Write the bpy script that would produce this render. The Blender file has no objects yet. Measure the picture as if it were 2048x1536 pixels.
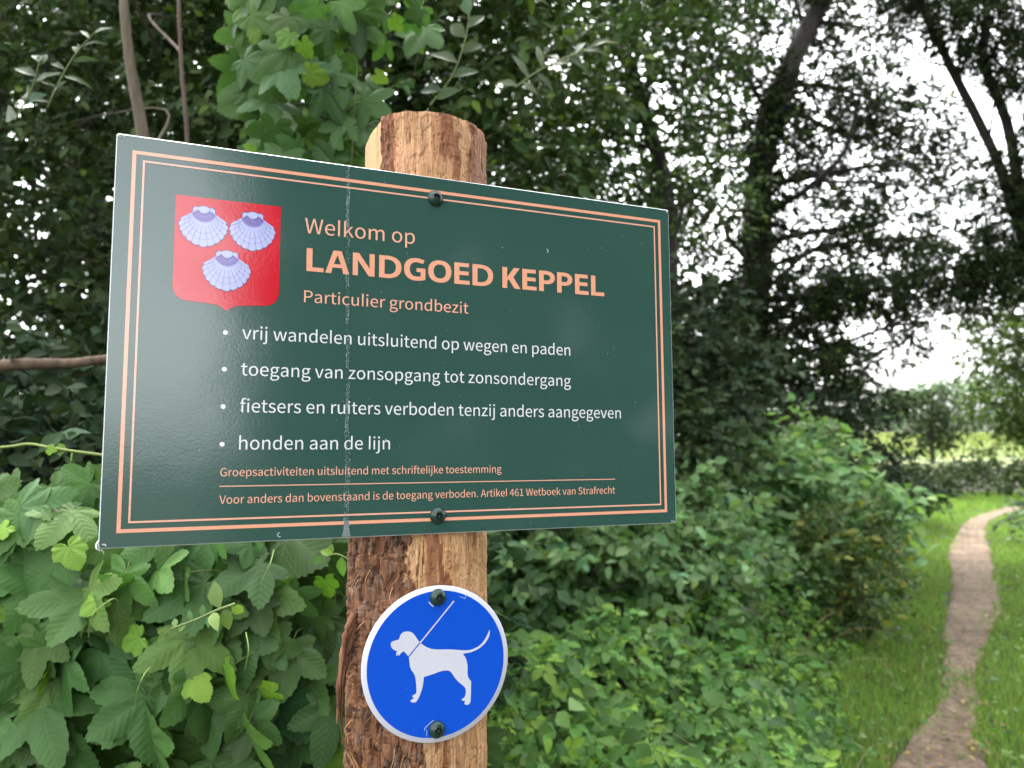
import bpy, math, json
import numpy as np
from mathutils import Matrix, Vector

# ---------------------------------------------------------------- camera, sky, sun, exposure
PITCH = math.radians(3.2)
CAM_Z = 1.5
FPX = 1538.0                      # focal length for a 2048 px wide frame
scene = bpy.context.scene
COL = scene.collection
cam_d = bpy.data.cameras.new("camera")
cam = bpy.data.objects.new("camera", cam_d)
COL.objects.link(cam)
cam.location = (0, 0, CAM_Z)
cam.rotation_euler = (math.radians(90) + PITCH, 0, 0)
cam_d.sensor_width = 36
cam_d.lens = FPX / 2048 * 36
cam_d.clip_start = 0.05
cam_d.clip_end = 2000
cam_d.dof.use_dof = True
cam_d.dof.focus_distance = 0.87
cam_d.dof.aperture_fstop = 6.0
scene.camera = cam

SUN_EL, SUN_AZ = math.radians(60), math.radians(338)     # azimuth clockwise from +Y
world = bpy.data.worlds.new("World")
scene.world = world
world.use_nodes = True
nt = world.node_tree
nt.nodes.clear()
sky = nt.nodes.new("ShaderNodeTexSky")
sky.sky_type = 'NISHITA'
sky.sun_disc = False
sky.sun_elevation = SUN_EL
sky.sun_rotation = SUN_AZ
sky.air_density = 1.0
sky.dust_density = 4.0
sky.ozone_density = 1.0
hs = nt.nodes.new("ShaderNodeHueSaturation")             # overcast: the blue is washed out by cloud
hs.inputs["Saturation"].default_value = 0.15
bg = nt.nodes.new("ShaderNodeBackground")
bg.inputs["Strength"].default_value = 0.15
out = nt.nodes.new("ShaderNodeOutputWorld")
nt.links.new(sky.outputs[0], hs.inputs["Color"])
nt.links.new(hs.outputs[0], bg.inputs["Color"])
nt.links.new(bg.outputs[0], out.inputs[0])
sun_d = bpy.data.lights.new("sun", 'SUN')
sun_d.energy = 0.5
sun_d.angle = math.radians(20)
sun_d.color = (1.0, 0.96, 0.9)
sun = bpy.data.objects.new("sun", sun_d)
COL.objects.link(sun)
_sd = Vector((math.sin(SUN_AZ) * math.cos(SUN_EL), math.cos(SUN_AZ) * math.cos(SUN_EL), math.sin(SUN_EL)))
sun.rotation_euler = _sd.to_track_quat('Z', 'Y').to_euler()
vs = scene.view_settings
vs.view_transform = 'Standard'
vs.look = 'None'
vs.exposure = 2.95
vs.gamma = 1.0
cy = scene.cycles
cy.use_denoising = True
cy.max_bounces = 6
cy.diffuse_bounces = 3
cy.glossy_bounces = 2
cy.transmission_bounces = 4
cy.transparent_max_bounces = 6
cy.sample_clamp_indirect = 6.0

# ---------------------------------------------------------------- helpers
CP, SP = math.cos(PITCH), math.sin(PITCH)

def c2w(v):
    """camera coordinates (right, up, forward) -> world direction"""
    x, y, z = v
    return Vector((x, z * CP - y * SP, z * SP + y * CP))

def at(px, py, d):
    """world point seen at photo pixel (2048 wide) at depth d metres"""
    v = c2w(((px - 1024) / FPX * d, (768 - py) / FPX * d, d))
    return np.array((v.x, v.y, v.z + CAM_Z))

def gp(px, py, z=0.0):
    """ground point seen at photo pixel"""
    v = c2w(((px - 1024) / FPX, (768 - py) / FPX, 1.0))
    k = (z - CAM_Z) / v.z
    return np.array((v.x * k, v.y * k, z))

def tag(o, label, cat, group=None, kind=None):
    if label: o["label"] = label
    if cat: o["category"] = cat
    if group: o["group"] = group
    if kind: o["kind"] = kind
    return o

def empty(name, loc=(0, 0, 0)):
    o = bpy.data.objects.new(name, None)
    o.empty_display_size = 0.05
    o.location = loc
    COL.objects.link(o)
    return o

def link(name, me, parent=None, mat=None, world_coords=True):
    o = bpy.data.objects.new(name, me)
    COL.objects.link(o)
    if mat is not None:
        me.materials.clear()
        me.materials.append(mat)
    if parent is not None:
        o.parent = parent
        if world_coords:          # mesh was made in world coordinates
            o.location = -Vector(parent.location)
    return o

def mesh(name, V, F, col=None, uv=None, smooth=True, matidx=None):
    """V (n,3); F list of (m,k) int arrays; col (n,3|4) point colours; uv (n,2) point uvs"""
    V = np.asarray(V, np.float32)
    Fs = [np.asarray(f, np.int32) for f in (F if isinstance(F, list) else [F]) if len(f)]
    me = bpy.data.meshes.new(name)
    me.vertices.add(len(V))
    me.vertices.foreach_set("co", V.ravel())
    loops = np.concatenate([f.ravel() for f in Fs])
    tot = np.concatenate([np.full(len(f), f.shape[1], np.int32) for f in Fs])
    start = np.concatenate(([0], np.cumsum(tot)[:-1])).astype(np.int32)
    me.loops.add(len(loops))
    me.loops.foreach_set("vertex_index", loops)
    me.polygons.add(len(tot))
    me.polygons.foreach_set("loop_start", start)
    me.polygons.foreach_set("loop_total", tot)
    if smooth:
        me.polygons.foreach_set("use_smooth", np.ones(len(tot), bool))
    me.update(calc_edges=True)
    if col is not None:
        c = np.ones((len(V), 4), np.float32)
        c[:, :col.shape[1]] = col
        a = me.color_attributes.new("Col", 'FLOAT_COLOR', 'POINT')
        a.data.foreach_set("color", c.ravel())
    if uv is not None:
        u = me.uv_layers.new(name="UVMap")
        u.data.foreach_set("uv", np.asarray(uv, np.float32)[loops].ravel())
    return me

class Acc:
    """collects pieces into one mesh"""
    def __init__(s): s.V, s.T, s.Q, s.C, s.n = [], [], [], [], 0
    def add(s, V, T=None, Q=None, col=None):
        V = np.asarray(V, float)
        if T is not None and len(T): s.T.append(np.asarray(T) + s.n)
        if Q is not None and len(Q): s.Q.append(np.asarray(Q) + s.n)
        s.V.append(V)
        s.C.append(np.broadcast_to(np.asarray((1, 1, 1) if col is None else col, float), (len(V), 3)))
        s.n += len(V)
    def tube(s, P, R, seg=8, col=None, jitter=0.0, rng=None, cap=True):
        P = np.asarray(P, float); R = np.broadcast_to(np.asarray(R, float), (len(P),))
        d = np.gradient(P, axis=0); d /= np.linalg.norm(d, axis=1)[:, None] + 1e-9
        up = np.array((0.31, 0.22, 0.92)) if abs(d[0][2]) < 0.9 else np.array((0.9, 0.3, 0.1))
        a = np.cross(d, up); a /= np.linalg.norm(a, axis=1)[:, None] + 1e-9
        b = np.cross(d, a)
        th = np.linspace(0, 2 * np.pi, seg, endpoint=False)
        rr = R[:, None] * np.ones((1, seg))
        if jitter and rng is not None: rr = rr * (1 + jitter * rng.standard_normal(rr.shape))
        V = P[:, None] + rr[..., None] * (np.cos(th)[None, :, None] * a[:, None] + np.sin(th)[None, :, None] * b[:, None])
        n = len(P)
        i = np.arange(n - 1)[:, None] * seg; j = np.arange(seg)[None]; k = (j + 1) % seg
        Q = np.stack((i + j, i + k, i + seg + k, i + seg + j), -1).reshape(-1, 4)
        V = V.reshape(-1, 3); T = None
        if cap:
            V = np.vstack((V, P[-1:])); m = n * seg; b0 = (n - 1) * seg
            T = np.stack((b0 + np.arange(seg), b0 + (np.arange(seg) + 1) % seg, np.full(seg, m)), -1)
        s.add(V, T, Q, col)
    def box(s, lo, hi, col=None):
        lo, hi = np.array(lo), np.array(hi)
        V = np.array([[(lo, hi)[i][0], (lo, hi)[j][1], (lo, hi)[k][2]] for i in (0, 1) for j in (0, 1) for k in (0, 1)])
        s.add(V, None, [(0, 1, 3, 2), (4, 6, 7, 5), (0, 4, 5, 1), (2, 3, 7, 6), (0, 2, 6, 4), (1, 5, 7, 3)], col)
    def build(s, name, mat, parent=None, smooth=True, world_coords=True):
        F = []
        if s.T: F.append(np.vstack(s.T))
        if s.Q: F.append(np.vstack(s.Q))
        return link(name, mesh(name, np.vstack(s.V), F, np.vstack(s.C), smooth=smooth), parent, mat, world_coords)

def spline(pts, n=24):
    """smooth Catmull-Rom path through pts"""
    P = np.asarray(pts, float)
    P = np.vstack((2 * P[0] - P[1], P, 2 * P[-1] - P[-2]))
    res = []
    k = len(P) - 3
    for t in np.linspace(0, k - 1e-6, n):
        i = int(t); u = t - i
        a, b, c, d = P[i:i + 4]
        res.append(0.5 * (2 * b + (c - a) * u + (2 * a - 5 * b + 4 * c - d) * u * u + (3 * b - a - 3 * c + d) * u ** 3))
    return np.array(res)

def vnoise(x, y, seed=0):
    xi, yi = np.floor(x).astype(np.int64), np.floor(y).astype(np.int64)
    fx, fy = x - xi, y - yi
    fx, fy = fx * fx * (3 - 2 * fx), fy * fy * (3 - 2 * fy)
    def h(a, b):
        n = (a * 374761393 + b * 668265263 + seed * 1442695041) & 0x7fffffff
        n = ((n ^ (n >> 13)) * 1274126177) & 0x7fffffff
        return ((n ^ (n >> 16)) & 0xffff) / 65535.0
    return (h(xi, yi) * (1 - fx) + h(xi + 1, yi) * fx) * (1 - fy) + (h(xi, yi + 1) * (1 - fx) + h(xi + 1, yi + 1) * fx) * fy

def fbm(x, y, seed=0, octv=4, gain=0.5):
    s = 0; a = 1; t = 0
    for o in range(octv):
        s = s + a * vnoise(x * 2 ** o + 17.3 * o, y * 2 ** o + 9.1 * o, seed + o); t += a; a *= gain
    return s / t

def sstep(a, b, x):
    t = np.clip((x - a) / (b - a), 0, 1)
    return t * t * (3 - 2 * t)

# ---------------------------------------------------------------- materials
def new_mat(name):
    m = bpy.data.materials.new(name)
    m.use_nodes = True
    t = m.node_tree
    return m, t, t.nodes["Principled BSDF"], t.nodes["Material Output"]

def N(t, typ, **kw):
    n = t.nodes.new(typ)
    for k, v in kw.items():
        if k in n.inputs: n.inputs[k].default_value = v
        else: setattr(n, k, v)
    return n

def leaf_mat(name, rough=0.45, trans=0.3, veins=False, spec=0.2):
    m, t, p, o = new_mat(name)
    L = t.links.new
    at_ = N(t, "ShaderNodeAttribute", attribute_name="Col")
    colr = at_.outputs["Color"]
    if veins:
        uv = N(t, "ShaderNodeUVMap")
        sp = N(t, "ShaderNodeSeparateXYZ"); L(uv.outputs[0], sp.inputs[0])
        mid = N(t, "ShaderNodeMapRange"); mid.inputs[1].default_value = 0.0; mid.inputs[2].default_value = 0.022
        mid.inputs[3].default_value = 1.0; mid.inputs[4].default_value = 0.0
        L(sp.outputs[1], mid.inputs[0])
        m1 = N(t, "ShaderNodeMath", operation='MULTIPLY'); L(sp.outputs[1], m1.inputs[0]); m1.inputs[1].default_value = 0.9
        s1 = N(t, "ShaderNodeMath", operation='SUBTRACT'); L(sp.outputs[0], s1.inputs[0]); L(m1.outputs[0], s1.inputs[1])
        m2 = N(t, "ShaderNodeMath", operation='MULTIPLY'); L(s1.outputs[0], m2.inputs[0]); m2.inputs[1].default_value = 8.5
        fr = N(t, "ShaderNodeMath", operation='PINGPONG'); L(m2.outputs[0], fr.inputs[0]); fr.inputs[1].default_value = 0.5
        sv = N(t, "ShaderNodeMapRange"); sv.inputs[1].default_value = 0.0; sv.inputs[2].default_value = 0.11
        sv.inputs[3].default_value = 0.65; sv.inputs[4].default_value = 0.0
        L(fr.outputs[0], sv.inputs[0])
        mx = N(t, "ShaderNodeMath", operation='MAXIMUM'); L(mid.outputs[0], mx.inputs[0]); L(sv.outputs[0], mx.inputs[1])
        mixc = N(t, "ShaderNodeMix", data_type='RGBA', blend_type='MIX')
        k = N(t, "ShaderNodeMath", operation='MULTIPLY'); L(mx.outputs[0], k.inputs[0]); k.inputs[1].default_value = 0.11
        L(k.outputs[0], mixc.inputs[0]); L(colr, mixc.inputs[6]); mixc.inputs[7].default_value = (0.22, 0.34, 0.12, 1)
        bmp = N(t, "ShaderNodeBump", Strength=0.3, Distance=0.003)
        hsub = N(t, "ShaderNodeMath", operation='MULTIPLY'); L(fr.outputs[0], hsub.inputs[0]); hsub.inputs[1].default_value = 1.0
        L(hsub.outputs[0], bmp.inputs["Height"])
        L(bmp.outputs[0], p.inputs["Normal"])
        nz = N(t, "ShaderNodeTexNoise", Scale=26.0, Detail=6.0, Roughness=.7)
        hv = N(t, "ShaderNodeMix", data_type='RGBA', blend_type='MULTIPLY')
        hv.inputs[0].default_value = 0.5
        mr = N(t, "ShaderNodeMapRange"); mr.inputs[3].default_value = 0.45; mr.inputs[4].default_value = 1.5
        L(nz.outputs[0], mr.inputs[0]); L(mixc.outputs[2], hv.inputs[6]); L(mr.outputs[0], hv.inputs[7])
        colr = hv.outputs[2]
    L(colr, p.inputs["Base Color"])
    p.inputs["Roughness"].default_value = rough
    p.inputs["Specular IOR Level"].default_value = spec
    if trans > 0:
        tr = N(t, "ShaderNodeBsdfTranslucent")
        g = N(t, "ShaderNodeMix", data_type='RGBA', blend_type='MULTIPLY'); g.inputs[0].default_value = 1
        L(colr, g.inputs[6]); g.inputs[7].default_value = (1.3, 1.5, 0.6, 1)
        L(g.outputs[2], tr.inputs[0])
        ms = N(t, "ShaderNodeMixShader"); ms.inputs[0].default_value = trans
        L(p.outputs[0], ms.inputs[1]); L(tr.outputs[0], ms.inputs[2]); L(ms.outputs[0], o.inputs[0])
    return m

def bark_mat(name, c1, c2, scale=30, bump=0.01):
    m, t, p, o = new_mat(name)
    L = t.links.new
    co = N(t, "ShaderNodeTexCoord")
    mp = N(t, "ShaderNodeMapping"); mp.inputs["Scale"].default_value = (1, 1, 0.25)
    L(co.outputs["Object"], mp.inputs[0])
    nz = N(t, "ShaderNodeTexNoise", Scale=scale, Detail=6.0, Roughness=0.65)
    L(mp.outputs[0], nz.inputs["Vector"])
    r = N(t, "ShaderNodeValToRGB")
    r.color_ramp.elements[0].position = 0.32; r.color_ramp.elements[0].color = (*c1, 1)
    r.color_ramp.elements[1].position = 0.68; r.color_ramp.elements[1].color = (*c2, 1)
    L(nz.outputs[0], r.inputs[0]); L(r.outputs[0], p.inputs["Base Color"])
    b = N(t, "ShaderNodeBump", Strength=0.7, Distance=bump); L(nz.outputs[0], b.inputs["Height"]); L(b.outputs[0], p.inputs["Normal"])
    p.inputs["Roughness"].default_value = 0.85
    return m

def attr_mat(name, rough=0.7, spec=0.3, bump_scale=None, bump=0.001):
    m, t, p, o = new_mat(name)
    a = N(t, "ShaderNodeAttribute", attribute_name="Col")
    t.links.new(a.outputs["Color"], p.inputs["Base Color"])
    p.inputs["Roughness"].default_value = rough
    p.inputs["Specular IOR Level"].default_value = spec
    if bump_scale:
        co = N(t, "ShaderNodeTexCoord"); nz = N(t, "ShaderNodeTexNoise", Scale=bump_scale, Detail=4.0)
        t.links.new(co.outputs["Object"], nz.inputs["Vector"])
        b = N(t, "ShaderNodeBump", Strength=0.6, Distance=bump); t.links.new(nz.outputs[0], b.inputs["Height"]); t.links.new(b.outputs[0], p.inputs["Normal"])
    return m

def film_mat(name, c, rough=0.11, peel=0.00022, var=0.06, spec=0.95):
    """printed foil under a glossy, slightly pebbled laminate"""
    m, t, p, o = new_mat(name)
    L = t.links.new
    co = N(t, "ShaderNodeTexCoord")
    nz = N(t, "ShaderNodeTexNoise", Scale=330.0, Detail=1.5, Roughness=0.5)
    L(co.outputs["Object"], nz.inputs["Vector"])
    b = N(t, "ShaderNodeBump", Strength=0.19, Distance=peel)
    L(nz.outputs[0], b.inputs["Height"])
    nz3 = N(t, "ShaderNodeTexNoise", Scale=14.0, Detail=2.0)
    L(co.outputs["Object"], nz3.inputs["Vector"])
    b2 = N(t, "ShaderNodeBump", Strength=0.22, Distance=0.0010)
    L(nz3.outputs[0], b2.inputs["Height"]); L(b.outputs[0], b2.inputs["Normal"])
    L(b2.outputs[0], p.inputs["Normal"])
    nz2 = N(t, "ShaderNodeTexNoise", Scale=260.0, Detail=5.0, Roughness=0.7)
    L(co.outputs["Object"], nz2.inputs["Vector"])
    mr = N(t, "ShaderNodeMapRange"); mr.inputs[3].default_value = 1 - var * 2.5; mr.inputs[4].default_value = 1 + var * 2.5
    L(nz2.outputs[0], mr.inputs[0])
    mx = N(t, "ShaderNodeMix", data_type='RGBA', blend_type='MULTIPLY'); mx.inputs[0].default_value = 1
    mx.inputs[6].default_value = (*c, 1); L(mr.outputs[0], mx.inputs[7])
    L(mx.outputs[2], p.inputs["Base Color"])
    p.inputs["Roughness"].default_value = rough
    p.inputs["Specular IOR Level"].default_value = spec
    return m

def flat_mat(name, c, rough=0.4, spec=0.5):
    m, t, p, o = new_mat(name)
    p.inputs["Base Color"].default_value = (*c, 1)
    p.inputs["Roughness"].default_value = rough
    p.inputs["Specular IOR Level"].default_value = spec
    return m
# ---------------------------------------------------------------- welcome sign
# sign frame: x along the board, y up the board, z out of its front; units metres
R1 = c2w((0.92335103, -0.03135026, 0.38267485)).normalized()
R2 = c2w((-0.00567625, 0.99551327, 0.09445163))
R2 = (R2 - R1 * R1.dot(R2)).normalized()
R3 = R1.cross(R2)
T0 = Vector(c2w((-0.38401862, -0.1530509, 0.71330995))) + Vector((0, 0, CAM_Z))
SIGN_M = Matrix(((R1.x, R2.x, R3.x, T0.x), (R1.y, R2.y, R3.y, T0.y), (R1.z, R2.z, R3.z, T0.z), (0, 0, 0, 1)))
MM = 0.001

def sign_frame(name, x=0, y=0):
    o = empty(name)
    o.matrix_world = SIGN_M @ Matrix.Translation((x, y, 0))
    return o

GREEN = film_mat("sign_green_film", (0.033, 0.090, 0.074))
PEACH = film_mat("sign_peach_print", (0.86, 0.40, 0.255))
PEACH2 = film_mat("sign_pale_peach_print", (0.90, 0.46, 0.33))
WHITE = film_mat("sign_white_print", (0.80, 0.81, 0.84), var=0.02)
RED = film_mat("crest_red_print", (0.62, 0.004, 0.022))
EDGE = flat_mat("panel_bare_edge", (0.66, 0.69, 0.70), 0.45)
SH_LINE = film_mat("shell_outline_print", (0.10, 0.09, 0.22))
SH_PALE = film_mat("shell_pale_print", (0.47, 0.50, 0.80), var=0.02)
SH_RIB = film_mat("shell_rib_print", (0.20, 0.20, 0.46))
SH_BAND = film_mat("shell_band_print", (0.155, 0.115, 0.38))
SH_MID = film_mat("shell_rim_print", (0.33, 0.29, 0.66))

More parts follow.
